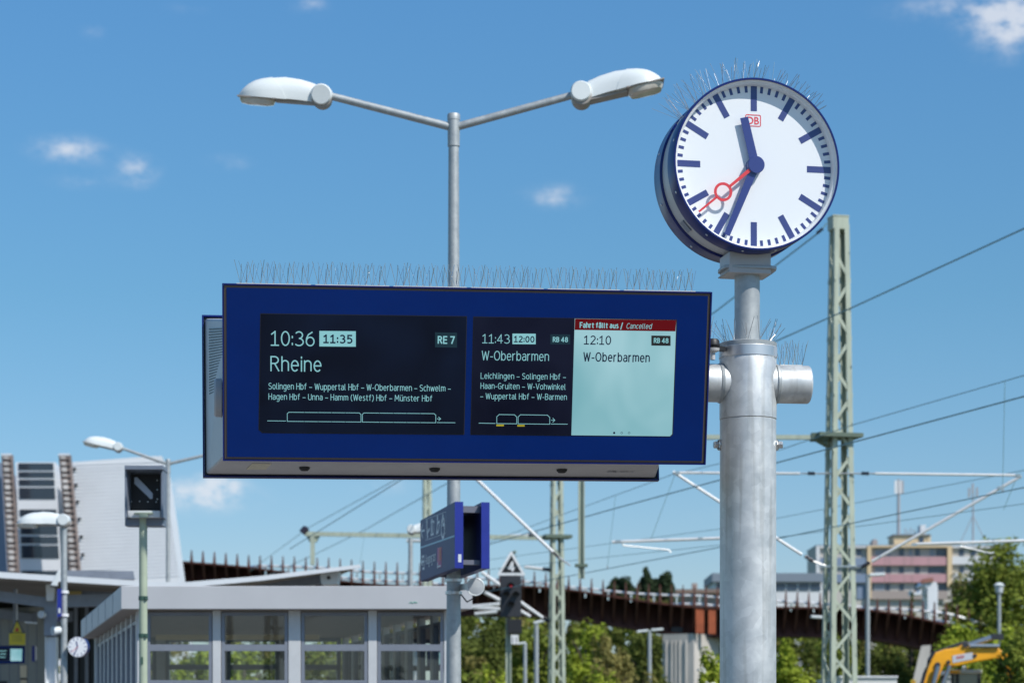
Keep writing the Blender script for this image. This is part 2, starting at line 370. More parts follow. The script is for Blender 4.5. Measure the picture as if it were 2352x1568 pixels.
class Plane:
    """a flat face in the scene; hit() finds the point of it that a measured picture position lies on"""
    def __init__(s, o, u, n): s.o = V(o); s.u = V(u).normalized(); s.n = V(n).normalized(); s.v = s.n.cross(s.u).normalized()
    def hit(s, px, py, lift=0.):
        d = V(((px - CX) / F, 1., (HY - py) / F)); c = V((0, 0, CAMZ)); t = (s.o - c).dot(s.n) / d.dot(s.n)
        return c + d * t + s.n * lift
    def uv(s, px, py): p = s.hit(px, py) - s.o; return p.dot(s.u), p.dot(s.v)
    def pt(s, u, v, lift=0.): return s.o + s.u * u + s.v * v + s.n * lift
    def poly(s, mb, pts, lift): mb.add([s.hit(x, y, lift) for x, y in pts], [tuple(range(len(pts)))[::-1]])
    def line(s, mb, pts, w, lift, z=False):
        q = [s.uv(*p) for p in pts]
        for (a, b), (c, d) in zip(q, q[1:]):
            L = math.hypot(c - a, d - b) or 1e-6; x, y = (c - a) / L, (d - b) / L; a -= x * w * .5; b -= y * w * .5; c += x * w * .5; d += y * w * .5
            nx, ny = -y * w / 2, x * w / 2
            mb.add([s.pt(a + nx, b + ny, lift), s.pt(c + nx, d + ny, lift), s.pt(c - nx, d - ny, lift), s.pt(a - nx, b - ny, lift)], [(3, 2, 1, 0)])
    def ring(s, mb, c, r, r0, lift, n=20):
        u, v = s.uv(*c); vs = []
        for q in (r0, r):
            vs += [s.pt(u + q * math.cos(2 * math.pi * i / n), v + q * math.sin(2 * math.pi * i / n), lift) for i in range(n)]
        mb.add(vs, [(i, n + i, n + (i + 1) % n, (i + 1) % n) for i in range(n)])
    def text(s, mb, string, x0, y0, x1, cap_px, lift, bold=False, italic=False, light=False):
        """lettering: baseline starts at (x0, y0), ends at x1, capitals cap_px high (picture measures)"""
        u0, v0 = s.uv(x0, y0); u1, _ = s.uv(x1, y0); _, vt = s.uv(x0, y0 - cap_px); ky = vt - v0
        w = .168 if bold else (light if light else .092)
        strokes, width = line_of(string, w); kx = (u1 - u0) / width
        for i, pts in enumerate(strokes):
            q = [((x + (y * .2 if italic else 0)) * kx, y * ky) for x, y in pts]
            ribbon(mb, s, [(u0 + x, v0 + y) for x, y in q], w * ky, lift + (i % 7) * .00003)
def arc(cx, cy, rx, ry, a0, a1, n=None):
    n = n or max(4, int(abs(a1 - a0) / 18)); return [(cx + rx * math.cos(R(a0 + (a1 - a0) * i / n)), cy + ry * math.sin(R(a0 + (a1 - a0) * i / n))) for i in range(n + 1)]
X_H = .735
BOWL = lambda cx: arc(cx, X_H / 2, .215, X_H / 2, 0, 360)
DOTS = [[(.10, .92), (.10, 1.0)], [(.32, .92), (.32, 1.0)]]
LA = [arc(.19, .525, .19, .21, 150, 0) + [(.38, 0)], [(.38, .43), (.18, .43)] + arc(.17, .215, .17, .215, 90, 270) + [(.26, .03), (.38, .16)]]
LU = [[(0, X_H)] + arc(.2, .23, .2, .23, 180, 360) + [(.4, X_H)], [(.4, .3), (.4, 0)]]
STROKES = {
 '0': [arc(.25, .5, .25, .5, 90, 450)], '1': [[(.06, .80), (.28, 1), (.28, 0)], [(.04, 0), (.50, 0)]],
 '2': [arc(.24, .74, .24, .26, 160, -25) + [(0, 0), (.5, 0)]], '3': [arc(.22, .76, .23, .24, 150, -90) + arc(.22, .26, .28, .26, 90, -145)],
 '4': [[(.38, 0), (.38, 1), (0, .28), (.53, .28)]], '5': [[(.45, 1), (.07, 1), (.05, .54)] + arc(.20, .31, .28, .31, 115, -135)],
 '6': [arc(.25, .31, .25, .31, 0, 360), [(0, .31), (.02, .55), (.13, .80), (.40, 1)]], '7': [[(0, 1), (.48, 1), (.15, 0)]],
 '8': [arc(.25, .765, .21, .235, 0, 360), arc(.25, .27, .25, .27, 0, 360)], ':': [[(.0, .06), (.0, .16)], [(.0, .56), (.0, .66)]],
 'R': [[(0, 0), (0, 1), (.22, 1)] + arc(.22, .76, .23, .24, 90, -90) + [(0, .52)], [(.22, .52), (.48, 0)]], 'E': [[(.42, 1), (0, 1), (0, 0), (.43, 0)], [(0, .52), (.38, .52)]],
 'B': [[(0, 0), (0, 1), (.22, 1)] + arc(.22, .765, .21, .235, 90, -90) + [(0, .53)], [(.2, .53)] + arc(.22, .265, .24, .265, 90, -90) + [(0, 0)]],
 'S': [arc(.24, .76, .22, .24, 35, 250) + arc(.21, .26, .25, .26, 65, -145)], 'H': [[(0, 0), (0, 1)], [(.48, 0), (.48, 1)], [(0, .52), (.48, .52)]],
 'W': [[(0, 1), (.18, 0), (.37, .92), (.56, 0), (.74, 1)]], 'U': [[(0, 1)] + arc(.24, .27, .24, .27, 180, 360) + [(.48, 1)]], 'M': [[(0, 0), (.05, 1), (.33, .28), (.61, 1), (.66, 0)]],
 'L': [[(0, 1), (0, 0), (.40, 0)]], 'O': [arc(.30, .5, .30, .5, 90, 450)], 'F': [[(0, 0), (0, 1), (.42, 1)], [(0, .5), (.37, .5)]], 'V': [[(0, 1), (.27, 0), (.54, 1)]],
 'C': [arc(.29, .5, .29, .5, 50, 310)], 'G': [arc(.29, .5, .29, .5, 50, 318) + [(.53, .20), (.53, .47), (.30, .47)]], 'Z': [[(0, 1), (.46, 1), (0, 0), (.47, 0)]],
 'a': LA, 'ä': LA + DOTS, 'b': [[(0, 0), (0, 1)], BOWL(.215)], 'c': [arc(.21, X_H / 2, .21, X_H / 2, 50, 310)], 'd': [[(.43, 0), (.43, 1)], BOWL(.215)],
 'e': [[(.02, .385), (.42, .385)] + arc(.21, X_H / 2, .21, X_H / 2, 4, 318)], 'f': [[(.11, 0), (.11, .78)] + arc(.28, .80, .17, .20, 180, 80), [(0, .70), (.27, .70)]],
 'g': [BOWL(.215), [(.43, X_H), (.43, -.06)] + arc(.215, -.06, .215, .20, 0, -140)], 'h': [[(0, 0), (0, 1)], [(0, .45)] + arc(.2, .50, .2, .235, 165, 0) + [(.4, 0)]],
 'i': [[(0, 0), (0, X_H)], [(0, .92), (0, 1.0)]], 'k': [[(0, 0), (0, 1)], [(.37, X_H), (.02, .36)], [(.13, .45), (.40, 0)]], 'l': [[(0, 1), (0, .14), (.04, .03), (.14, 0)]],
 'm': [[(0, 0), (0, X_H)], [(0, .45)] + arc(.165, .52, .165, .215, 165, 0) + [(.33, 0)], [(.33, .45)] + arc(.495, .52, .165, .215, 165, 0) + [(.66, 0)]],
 'n': [[(0, 0), (0, X_H)], [(0, .45)] + arc(.2, .50, .2, .235, 165, 0) + [(.4, 0)]], 'o': [BOWL(.225)], 'p': [[(0, X_H), (0, -.27)], BOWL(.215)],
 'r': [[(0, 0), (0, X_H)], [(0, .50), (.06, .64), (.15, .72), (.27, .73)]], 's': [[(.32, .69), (.18, X_H), (.05, .66), (.03, .52), (.12, .42), (.27, .34), (.34, .22), (.30, .06), (.15, 0), (0, .06)]],
 't': [[(.10, .95), (.10, .16), (.15, .03), (.28, .0)], [(0, X_H - .03), (.27, X_H - .03)]], 'u': LU, 'ü': LU + DOTS, 'v': [[(0, X_H), (.2, 0), (.4, X_H)]], 'w': [[(0, X_H), (.14, 0), (.30, .66), (.46, 0), (.60, X_H)]],
 '–': [[(0, .36), (.40, .36)]], '-': [[(0, .36), (.23, .36)]], '(': [arc(.42, .44, .42, .66, 122, 238)], ')': [arc(-.22, .44, .42, .66, 58, -58)], '/': [[(0, -.1), (.36, 1.06)]], '_': [[(0, -.1), (.5, -.1)]]}
def line_of(string, w):
    x, out = w / 2, []
    for ch in string:
        if ch == ' ': x += .30; continue
        st = STROKES[ch]; lo = min(p[0] for t in st for p in t); hi = max(p[0] for t in st for p in t)
        out += [[(x + px_ - lo, w / 2 + py_ * (1 - w) if py_ >= 0 else py_) for px_, py_ in t] for t in st]; x += hi - lo + w + .115
    return out, x - w / 2 - .115
def ribbon(mb, pl_, pts, w, lift):
    """one pen stroke as a flat mitred band"""
    P = [V(p) for p in pts]; n = len(P)
    for i in range(1, n - 1):
        if (P[i] - P[i - 1]).normalized().dot((P[i + 1] - P[i]).normalized()) < .2:      # sharp corner: two strokes
            ribbon(mb, pl_, P[:i + 1], w, lift); ribbon(mb, pl_, P[i:], w, lift + .000012); return
    L_, R_ = [], []; closed = (P[0] - P[-1]).length < 1e-6
    for i in range(n):
        a = (P[i] - P[i - 1]) if i else ((P[0] - P[n - 2]) if closed else (P[1] - P[0])); b_ = (P[i + 1] - P[i]) if i < n - 1 else ((P[1] - P[0]) if closed else a)
        a, b_ = a.normalized(), b_.normalized(); t = a + b_
        if t.length < .3: t = b_
        t = t.normalized(); m_ = min(1.6, 1 / max(.45, t.dot(b_))); nx = V((-t.y, t.x)) * w / 2 * m_; e = V((0, 0))
        if not closed and i in (0, n - 1): e = t * (w * .42 if i else -w * .42) if n == 2 else e
        L_.append(P[i] + nx + e); R_.append(P[i] - nx + e)
    mb.add([pl_.pt(p.x, p.y, lift) for p in L_ + R_], [(i, n + i, n + i + 1, i + 1) for i in range(n - 1)])
GL = {}
def glyphs(string, bold=False, italic=False):
    k = (string, bold, italic)
    if k not in GL:
        cu = bpy.data.curves.new('lettering', 'FONT'); cu.body = string; cu.resolution_u = 4
        cu.offset = .02 if bold else .003
        cu.shear = .22 if italic else 0.
        o = bpy.data.objects.new('lettering', cu); COL.objects.link(o)
        dg = bpy.context.evaluated_depsgraph_get(); me = bpy.data.meshes.new_from_object(o.evaluated_get(dg))
        vs = [(v.co.x, v.co.y) for v in me.vertices]; fs = [tuple(p.vertices) for p in me.polygons]
        GL[k] = (vs, fs, (min(x for x, y in vs), max(x for x, y in vs)))
        bpy.data.objects.remove(o); bpy.data.curves.remove(cu); bpy.data.meshes.remove(me)
    return GL[k]
CAPH = .7
CAPH = max(y for x, y in glyphs('H')[0])

# ------------------------------------------------------------ ground, platform, tracks
PD = V((-.23, .973, 0)).normalized()                       # along the platform
PU = V((PD.y, -PD.x, 0))                                   # across it
structure(MB(grass_m).add([(-4000, -600, -.9), (4000, -600, -.9), (4000, 7000, -.9), (-4000, 7000, -.9)], [(0, 1, 2, 3)]), 'ground')
def strip(u0, u1, z0, z1, s0=-60, s1=120):
    a = [PU * u + PD * s0 + V((0, 0, z)) for u, z in ((u0, z0), (u1, z0), (u1, z1), (u0, z1))]
    return MB(pave_m).prism(a, PD * (s1 - s0))
structure(strip(-9, 2.6, -.85, 0.), 'platform')
b = MB(ballast_m); b.prism([PU * u + PD * -60 + V((0, 0, z)) for u, z in ((2.75, -.86), (13, -.86), (12.4, -.6), (3.2, -.6))], PD * 320); structure(b, 'track_bed')

# ------------------------------------------------------------ bird spikes
def spikes(mb, pts, nrm, along, h=.108, r=.00115, base=True, seed=1):
    """thin wires in repeating crossed fans, standing on a strip that follows pts"""
    g = random.Random(seed)
    for i, p in enumerate(pts):
        n, t = nrm[i], along[i]; q = n.cross(t).normalized()
        fan = [(-.30, .10), (.30, -.08), (.04, .42), (.12, -.40)] if i % 2 else [(.26, .14), (-.24, -.12), (.02, -.36)]
        for k, (a, c) in enumerate(fan):
            a += g.uniform(-.05, .05); c += g.uniform(-.07, .07); d = (n + t * a + q * c).normalized()
            hh = h * (1.0 if abs(a) > .15 else .86) * g.uniform(.93, 1.03); b0 = V(p) + t * g.uniform(-.004, .004)
            mb.use(wire_m).tube(b0, b0 + d * hh, r, r, 5)

# ------------------------------------------------------------ platform departure display
YAW, TILT, ROLL = .128796, .21536, -.0063178
SW, SH = 2.2135, .77645
def rot3(yaw, tilt, roll): return Matrix.Rotation(yaw, 3, 'Z') @ Matrix.Rotation(tilt, 3, 'X') @ Matrix.Rotation(roll, 3, 'Y')
RF, RB = rot3(YAW, TILT, ROLL), rot3(YAW, -.0838, ROLL)
OF, OB = V((-.19628, 11., CAMZ + 1.65756)), V((-.39044, 11.8251, CAMZ + 1.66634))
FP = Plane(OF, RF @ V((1, 0, 0)), RF @ V((0, -1, 0)))
board = thing('departure_board', (OF.x - .1, 11.4, OF.z), 'wide blue two-sided departure board with three lit timetable fields, held by the clock mast', 'departure board', YAW)
def panel_pts(o, r, w, h, d): return [o + r @ V((a * w / 2, d, b_ * h / 2)) for a, b_ in ((-1, -1), (1, -1), (1, 1), (-1, 1))]
def slab(o, r, w, h, d0, d1, m): return MB(m).hexa(panel_pts(o, r, w, h, d0), panel_pts(o, r, w, h, d1))
slab(OF, RF, SW, SH, .004, .040, bezel_m).build('front_frame', board, bevel=.003)
rimf = MB(rim_blue)
for a, b_, w_, h_ in ((0, 1, SW + .012, .006), (0, -1, SW + .012, .006), (-1, 0, .006, SH), (1, 0, .006, SH)):
    c = OF + RF @ V((a * (SW / 2 + .0032), .024, b_ * (SH / 2 + .0032))); rimf.box(c, (w_, .052, h_), RF)
rimf.build('edge_strip', board)
face = slab(OF, RF, SW - .026, SH - .024, 0., .010, sign_blue).build('front_glass', board)
slab(OB, RB, SW, SH, -.016, -.003, mat('rear_bezel', (.012, .012, .022), .45)).build('rear_frame', board, bevel=.003)
rr = MB(rim_blue)
for a, b_, w_, h_ in ((0, 1, SW + .016, .008), (0, -1, SW + .016, .008), (-1, 0, .008, SH), (1, 0, .008, SH)):
    c = OB + RB @ V((a * (SW / 2 + .0042), -.010, b_ * (SH / 2 + .0042))); rr.box(c, (w_, .034, h_), RB)
rr.build('edge_strip', board)
slab(OB, RB, SW - .026, SH - .024, -.004, .002, sign_blue).build('rear_glass', board)
hf = panel_pts(OF, RF, SW - .045, SH - .05, .040); hf[1] = hf[1] - RF @ V((.17, 0, 0)); hf[2] = hf[2] - RF @ V((.17, 0, 0))
for i in (2, 3): hf[i] = hf[i] - RF @ V((0, 0, .125))
hb = panel_pts(OB, RB, SW - .014, SH - .014, -.016)
MB(house_grey).hexa(hf, hb).build('housing', board, bevel=.012)
# vent slots, lock disc, rubber feet, type plate, brackets
def lerp(a, b_, t): return a + (b_ - a) * t
def side(t, s_, lift=.002):                                   # on the housing's outer end: t front to rear, s_ bottom to top
    lo = lerp(hf[0], hb[0], t); hi = lerp(hf[3], hb[3], t); return lerp(lo, hi, s_) - V((math.cos(YAW), math.sin(YAW), 0)) * lift
vg = MB(dark_m)
for i in range(24):
    s0 = .50 + i * .0185
    q = [side(.12, s0), side(.80, s0), side(.80, s0 + .0075), side(.12, s0 + .0075)]
    vg.prism(q, V((-.002, 0, 0)))
vg.build('vent_grille', board)
ld = MB(house_grey); c = side(.30, .44, .0); ld.lathe([(.0, .034), (.080, .034), (.088, .026), (.088, .0)], c, V((-math.cos(YAW), -math.sin(YAW), 0)), 30); ld.build('lock_cover', board)
def under(a, t, lift=.003): lo = lerp(hf[0], hb[0], t); hi = lerp(hf[1], hb[1], t); return lerp(lo, hi, a) - V((0, 0, lift))
for px in (697, 1000, 1300):
    a = (px - 490) / 1040.; k = MB(dark_m); k.lathe([(.027, -.004), (.025, .008), (.016, .017), (0, .019)], under(a, .62, .0), (0, 0, -1), 20); k.build('rubber_foot', board)
tp = MB(mat('type_plate', (.62, .58, .42), .5, var=.1, scale=40)); q = [under(a, t) for a, t in ((.075, .45), (.118, .45), (.118, .72), (.075, .72))]; tp.prism(q, (0, 0, .0025)); tp.build('type_plate', board)
for a in (.035, .26, .485, .72, .945): MB(dark_m).box(under(a, .22, .001), (.036, .05, .004), Matrix.Rotation(YAW, 3, 'Z')).build('clip', board)
UP = Plane(under(.9, .6, .003), V((math.cos(YAW), math.sin(YAW), 0)), V((0, 0, -1)))
ct = MB(shel_frame); vs, fs, (bx0, bx1) = glyphs('ZIM_505_S', True)
k_ = .13 / (bx1 - bx0); o_ = under(.885, .66, .004); uu = V((math.cos(YAW), math.sin(YAW), 0)); ww = V((-math.sin(YAW), math.cos(YAW), 0))
ct.add([o_ + uu * (x - bx0) * k_ - ww * (y - .7) * .06 for x, y in vs], fs); ct.build('stencil', board)

# screens: picture measures of two close-ups, turned into view pixels
A = lambda x, y: (428.75 + x * .3593, 551.25 + y * .3593)
B = lambda x, y: (1041.25 + x * .33992, 581.9 + y * .33992)
def txt(mb, cv, s, x0, y, x1, cap, lift, **k):
    a = cv(x0, y); e = cv(x1, y); FP.text(mb, s, a[0], a[1], e[0], cap * (.3593 if cv is A else .33992), lift, **k)
def rect(mb, cv, x0, y0, x1, y1, lift, dy=0): FP.poly(mb, [cv(x0, y1), cv(x1, y1 + dy), cv(x1, y0 + dy), cv(x0, y0)], lift)
L1, L2, L3, L4 = .0012, .0022, .0032, .0042
s1 = MB(black_m)
FP.poly(s1, [A(*p) for p in ((460, 1210), (484, 1231), (1775, 1243), (1792, 486), (471, 468))], L1)
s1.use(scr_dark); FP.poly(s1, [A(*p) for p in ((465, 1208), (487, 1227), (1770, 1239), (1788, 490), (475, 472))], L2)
s1.use(scr_text)
txt(s1, A, '10:36', 537, 675, 818, 96, L3, light=.082)
rect(s1, A, 848, 580, 1081, 679, L3, 2)
txt(s1, A, 'Rheine', 535, 838, 862, 98, L3, light=.082)
txt(s1, A, 'Solingen Hbf – Wuppertal Hbf – W-Oberbarmen – Schwelm –', 523, 953, 1688, 42, L3)
txt(s1, A, 'Hagen Hbf – Unna – Hamm (Westf) Hbf – Münster Hbf', 523, 1019, 1570, 41, L3)
lw = .0024
def pl(mb, cv, pts, w=lw, lift=L3): FP.line(mb, [cv(*p) for p in pts], w, lift)
pl(s1, A, [(517, 1154), (633, 1155)])
for x0, x1, e in ((643, 1114, 1), (1123, 1592, 1)):
    yb = 1157 + (x0 - 643) * .0095; yt = 1099 + (x0 - 643) * .0095; w5 = (x1 - x0) / 5.45
    cuts = [x0 + 107, x0 + 195, x0 + 282, x0 + 368]
    for i in range(5):
        a = (x0 if i == 0 else cuts[i - 1] + 5); z = (x1 if i == 4 else cuts[i] - 1); d = (a - x0) * .0095; d2 = (z - x0) * .0095
        pl(s1, A, [(a, yb + d), (z, yb + d2)])
        pl(s1, A, [(a + (10 if i == 0 else 0), yt + d), (z - (11 if i == 4 else 0), yt + d2)])
    pl(s1, A, [(x0, yb), (x0, yt + 9), (x0 + 10, yt)]); d = (x1 - x0) * .0095; pl(s1, A, [(x1, yb + d), (x1, yt + 10 + d), (x1 - 11, yt + d)])
pl(s1, A, [(1601, 1141), (1622, 1141)]); pl(s1, A, [(1611, 1130), (1623, 1141), (1611, 1152)]); pl(s1, A, [(1601, 1165), (1715, 1166)])
s1.use(scr_ink); txt(s1, A, '11:35', 872, 659, 1060, 57, L4, bold=True)
s1.use(scr_tag); rect(s1, A, 1587, 589, 1728, 685, L3, 2)
s1.use(scr_text); txt(s1, A, 'RE 7', 1604, 662, 1713, 50, L4, bold=True)
tag(s1.build('screen', board), 'dark screen field with the 10:36 departure')
s2 = MB(black_m)
FP.poly(s2, [B(*p) for p in ((116, 1223), (1466, 1238), (1484, 1222), (1511, 447), (135, 426))], L1)
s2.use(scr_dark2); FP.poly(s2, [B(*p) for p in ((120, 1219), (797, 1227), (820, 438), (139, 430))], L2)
s2.use(scr_text)
txt(s2, B, '11:43', 194, 606, 381, 62, L3, light=.082); rect(s2, B, 399, 541, 556, 612, L3, 1)
txt(s2, B, 'W-Oberbarmen', 191, 721, 645, 65, L3, light=.082)
txt(s2, B, 'Leichlingen – Solingen Hbf –', 184, 846, 760, 42, L3)
txt(s2, B, 'Haan-Gruiten – W-Vohwinkel', 183, 914, 759, 42, L3)
txt(s2, B, '– Wuppertal Hbf – W-Barmen', 181, 983, 766, 42, L3)
pl(s2, B, [(173, 1145), (282, 1147)])
for x0, x1 in ((293, 428), (437, 651)):
    d = (x0 - 293) * .012; e = (x1 - 293) * .012
    pl(s2, B, [(x0, 1148 + d), (x1, 1148 + e), (x1, 1102 + e), (x1 - 16, 1087 + e), (x0 + 16, 1087 + d), (x0, 1102 + d), (x0, 1148 + d)])
pl(s2, B, [(662, 1125), (684, 1125)]); pl(s2, B, [(672, 1112), (685, 1125), (672, 1138)]); pl(s2, B, [(660, 1151), (770, 1152)])
s2.use(scr_yel); rect(s2, B, 290, 1154, 341, 1166, L3); rect(s2, B, 432, 1157, 481, 1168, L3)
s2.use(scr_tag); rect(s2, B, 655, 546, 789, 613, L3, 1)
s2.use(scr_text); txt(s2, B, 'RB 48', 671, 598, 773, 35, L4, bold=True)
s2.use(scr_ink); txt(s2, B, '12:00', 408, 600, 547, 44, L4, bold=True)
tag(s2.build('screen', board), 'dark screen field with the 11:43 departure')
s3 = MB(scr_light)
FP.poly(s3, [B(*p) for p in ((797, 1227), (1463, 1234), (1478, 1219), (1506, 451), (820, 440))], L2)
s3.use(scr_red); FP.poly(s3, [B(*p) for p in ((819, 516), (1500, 526), (1506, 451), (822, 441))], L3)
s3.use(scr_text); txt(s3, B, 'Fahrt fällt aus /', 853, 503, 1144, 40, L4, bold=True); txt(s3, B, 'Cancelled', 1166, 508, 1336, 38, L4, italic=True)
s3.use(scr_ink); txt(s3, B, '12:10', 880, 615, 1065, 62, L3, light=.125); txt(s3, B, 'W-Oberbarmen', 877, 730, 1326, 65, L3, light=.125)
for i, x in enumerate((1086, 1137, 1187)): FP.ring(s3, B(x, 1211), .0051, .0001 if i == 0 else .0036, L3)
s3.use(black_m); rect(s3, B, 1337, 554, 1467, 622, L3, 2)
s3.use(scr_text); txt(s3, B, 'RB 48', 1353, 605, 1452, 35, L4, bold=True)
tag(s3.build('screen', board), 'pale screen field announcing a cancelled train under a red bar')
# spike strips on top of the board
topL, topR = panel_pts(OF, RF, SW, SH, .020)[3] + V((0, 0, .004)), panel_pts(OF, RF, SW, SH, .020)[2] + V((0, 0, .004))
for k in range(6):
    sp = MB(wire_m); n0, n1 = .026 + k * .1585, .026 + k * .1585 + .150; cnt = 11; pts = [lerp(topL, topR, n0 + (n1 - n0) * (i + .5) / cnt) for i in range(cnt)]
    al = (topR - topL).normalized(); nn = V((0, 0, 1)); spikes(sp, pts, [nn] * cnt, [al] * cnt, seed=20 + k)
    sp.use(clear_strip).bar(lerp(topL, topR, n0), lerp(topL, topR, n1), .024, .005); sp.build('bird_spikes', board)

# ------------------------------------------------------------ clock mast
MY = 11.60; MX = (1718 - CX) / F * MY; ms = mpp(MY)
zpx = lambda y: CAMZ + (HY - y) * ms
mast = thing('clock_mast', (MX, MY, 0), 'thick galvanised tubular mast carrying the clock and the departure board', 'mast')
c = V((MX, MY, 0)); rL = 64.5 * ms; rS = 65.3 * ms; rU = 29 * ms
MB(galv).lathe([(rL, 0), (rL, zpx(964) - .003), (rL - .003, zpx(964))], c, n=64).build('mast_tube', mast)
mb = MB(galv).lathe([(rS - .003, zpx(964)), (rS, zpx(964) + .003), (rS, zpx(794)), (rS - .004, zpx(790)), (rU * .9, zpx(789))], c, n=64); mb.build('sleeve', mast)
MB(galv2).lathe([(rU, zpx(800)), (rU, zpx(622))], c + V((-.004, 0, 0)), n=40).build('upper_tube', mast)
st = MB(steel).lathe([(rS, zpx(824)), (rS + .0035, zpx(823)), (rS + .0035, zpx(801)), (rS, zpx(800))], c, n=64)
st.box(c + V((rS * .93, -rS * .42, zpx(812))), (.012, .020, .045)); st.build('clamp_band', mast)
lip = MB(galv2).lathe([(rS + .001, zpx(798)), (rS + .002, zpx(790)), (rS - .01, zpx(788))], c, n=64); lip.build('top_lip', mast)
U7 = V((math.cos(YAW), math.sin(YAW), 0)); N7 = V((math.sin(YAW), -math.cos(YAW), 0))
armc = V((MX, MY, zpx(881))); ra = 43.5 * ms
xr = (1861 - CX) / F * MY - MX
ar = MB(galv).lathe([(ra, .0), (ra, xr - .006), (ra - .004, xr), (ra - .012, xr - .001), (.0, xr - .004)], armc, U7, n=48); ar.build('arm_stub', mast)
al_ = MB(galv).lathe([(ra, .0), (ra, .62)], armc, -U7, n=48); al_.build('arm', mast)
# weld collars
for sgn in (1, -1):
    wl = MB(galv2); wl.lathe([(ra + .006, rS - .006), (ra + .004, rS + .006), (ra, rS + .010)], armc, U7 * sgn, n=48); wl.build('weld_collar', mast)
for sgn in (-1, 1):
    bl = MB(bolt_m); o = c + V((sgn * (rL - .003), -.01, zpx(1022))); ax = V((sgn, -.25, 0)).normalized()
    bl.lathe([(.0265, 0), (.0265, .012), (.022, .013)], o, ax, 24); bl.lathe([(.018, .012), (.018, .031), (.014, .035), (0, .035)], o, ax, 6, smooth=False); bl.build('bolt', mast)
sn = MB(dark_m); so_ = V(((1637 - CX) / F * (MY - .12), MY - .12, 0)); zz = lambda y: CAMZ + (HY - y) * mpp(MY - .12)
sn.lathe([(0, zz(778)), (.026, zz(779)), (.032, zz(783)), (.034, zz(793)), (.026, zz(800))], so_, n=24)
sn.use(house_grey).lathe([(.033, zz(800)), (.030, zz(806)), (.012, zz(810)), (.012, zz(826))], so_, n=24); sn.use(dark_m).bar(so_ + V((0, 0, zz(798))), so_ + V((.06, .05, zz(798))), .03, .02)
sn.build('sensor', mast)
fl = MB(galv2); fz = zpx(624)
ov = [V((MX - .004, MY, fz)) + U7 * (x * .134) + N7 * (y * .09) for x, y in ((-.75, -1), (.75, -1), (.95, -.8), (1, -.4), (1, .4), (.95, .8), (.75, 1), (-.75, 1), (-.95, .8), (-1, .4), (-1, -.4), (-.95, -.8))]
fl.prism(ov, (0, 0, .015)); fl.build('flange', mast, bevel=.003)
spm = MB(wire_m); pts = []; nr = []; al2 = []
for i in range(22):
    a = 2 * math.pi * i / 22; e = V((math.cos(a), math.sin(a), 0)); pts.append(c + e * (rS - .025) + V((0, 0, zpx(789)))); nr.append((V((0, 0, 1)) + e * .42).normalized()); al2.append(V((-e.y, e.x, 0)))
spikes(spm, pts[::2], nr[::2], al2[::2], h=.115, seed=5); spm.build('bird_spikes', mast)
spm = MB(wire_m); p0 = armc + U7 * (rS + .02) + V((0, 0, ra)); p1 = armc + U7 * (xr - .035) + V((0, 0, ra)); pts = [lerp(p0, p1, i / 5) for i in range(6)]
spikes(spm, pts, [V((0, 0, 1))] * 6, [U7] * 6, h=.125, seed=6); spm.use(clear_strip).bar(p0, p1, .024, .004); spm.build('bird_spikes', mast)
spm = MB(wire_m); pa = armc - U7 * (rS + .06) + V((0, 0, ra)); pb = armc - U7 * (rS + .20) + V((0, 0, ra)); pts = [lerp(pa, pb, i / 4) for i in range(5)]
spikes(spm, pts, [V((0, 0, 1))] * 5, [U7] * 5, h=.24, seed=8); spm.build('bird_spikes', mast)

# ------------------------------------------------------------ clock (local frame: x right, -y towards the viewer, z up)
CY = R(11.); DEP = .375
ccx, ccy = 1714., 0.
ck_z = CAMZ + (HY - 376) * mpp(MY - DEP / 2)
fcx = (1739.5 - CX) * mpp(MY - DEP / 2 * math.cos(CY)); ck_x = fcx - math.sin(CY) * DEP / 2
clock = thing('station_clock', (ck_x, MY, ck_z), 'big round white-faced station clock in a blue casing, crowned with bird spikes', 'clock', CY)
k = mpp(MY - DEP / 2); RO = 198.5 * k; h = DEP / 2
ax = V((0, -1, 0)); LO = dict(local=True)
rimp = lambda s: [(RO * .972, h * s * 1.0 - s * .006), (RO * .975, h * s), (RO * .994, h * s), (RO, h * s - s * .006), (RO, h * s - s * .115), (RO - .012, h * s - s * .120)]
MB(rim_blue).lathe(rimp(1), (0, 0, 0), ax, 96).build('front_rim', clock, **LO)
MB(rim_blue).lathe(rimp(-1), (0, 0, 0), ax, 96).build('rear_rim', clock, **LO)
MB(house_grey).lathe([(RO - .013, h - .118), (RO - .010, h - .130), (RO - .010, -h + .130), (RO - .013, -h + .118)], (0, 0, 0), ax, 96).build('drum', clock, **LO)
DD = .058
MB(white_p).lathe([(RO * .973, h - .004), (RO * .965, h - .014), (RO * .945, h - .020), (RO * .938, h - .03), (RO * .935, h - DD)], (0, 0, 0), ax, 96).build('bezel', clock, **LO)
dial = MB(dial_w); yd = -(h - DD); dial.disc((0, yd, 0), ax, RO * .936, 96)
dial.use(dial_w).disc((0, h - DD, 0), -ax, RO * .97, 64)
lk = k / 1.6327 / 1.8667 * 1.6327 * 1.6327 * .6125   # (one pixel of the close-up, in metres, at the clock)
zp = .6125 / 1.8667 * k * (MY - h + DD) / (MY - h)   # close-up pixel -> metres on the dial
def mark(mb, ang, r0, r1, w, lift, w1=None):
    w1 = w if w1 is None else w1; s_, c_ = math.sin(ang), math.cos(ang); y = yd - lift
    q = [(s_ * r + c_ * x, y, c_ * r - s_ * x) for r, x in ((r0, -w / 2), (r0, w / 2), (r1, w1 / 2), (r1, -w1 / 2))]
    mb.add(q, [(0, 1, 2, 3)])
dial.use(mark_b)
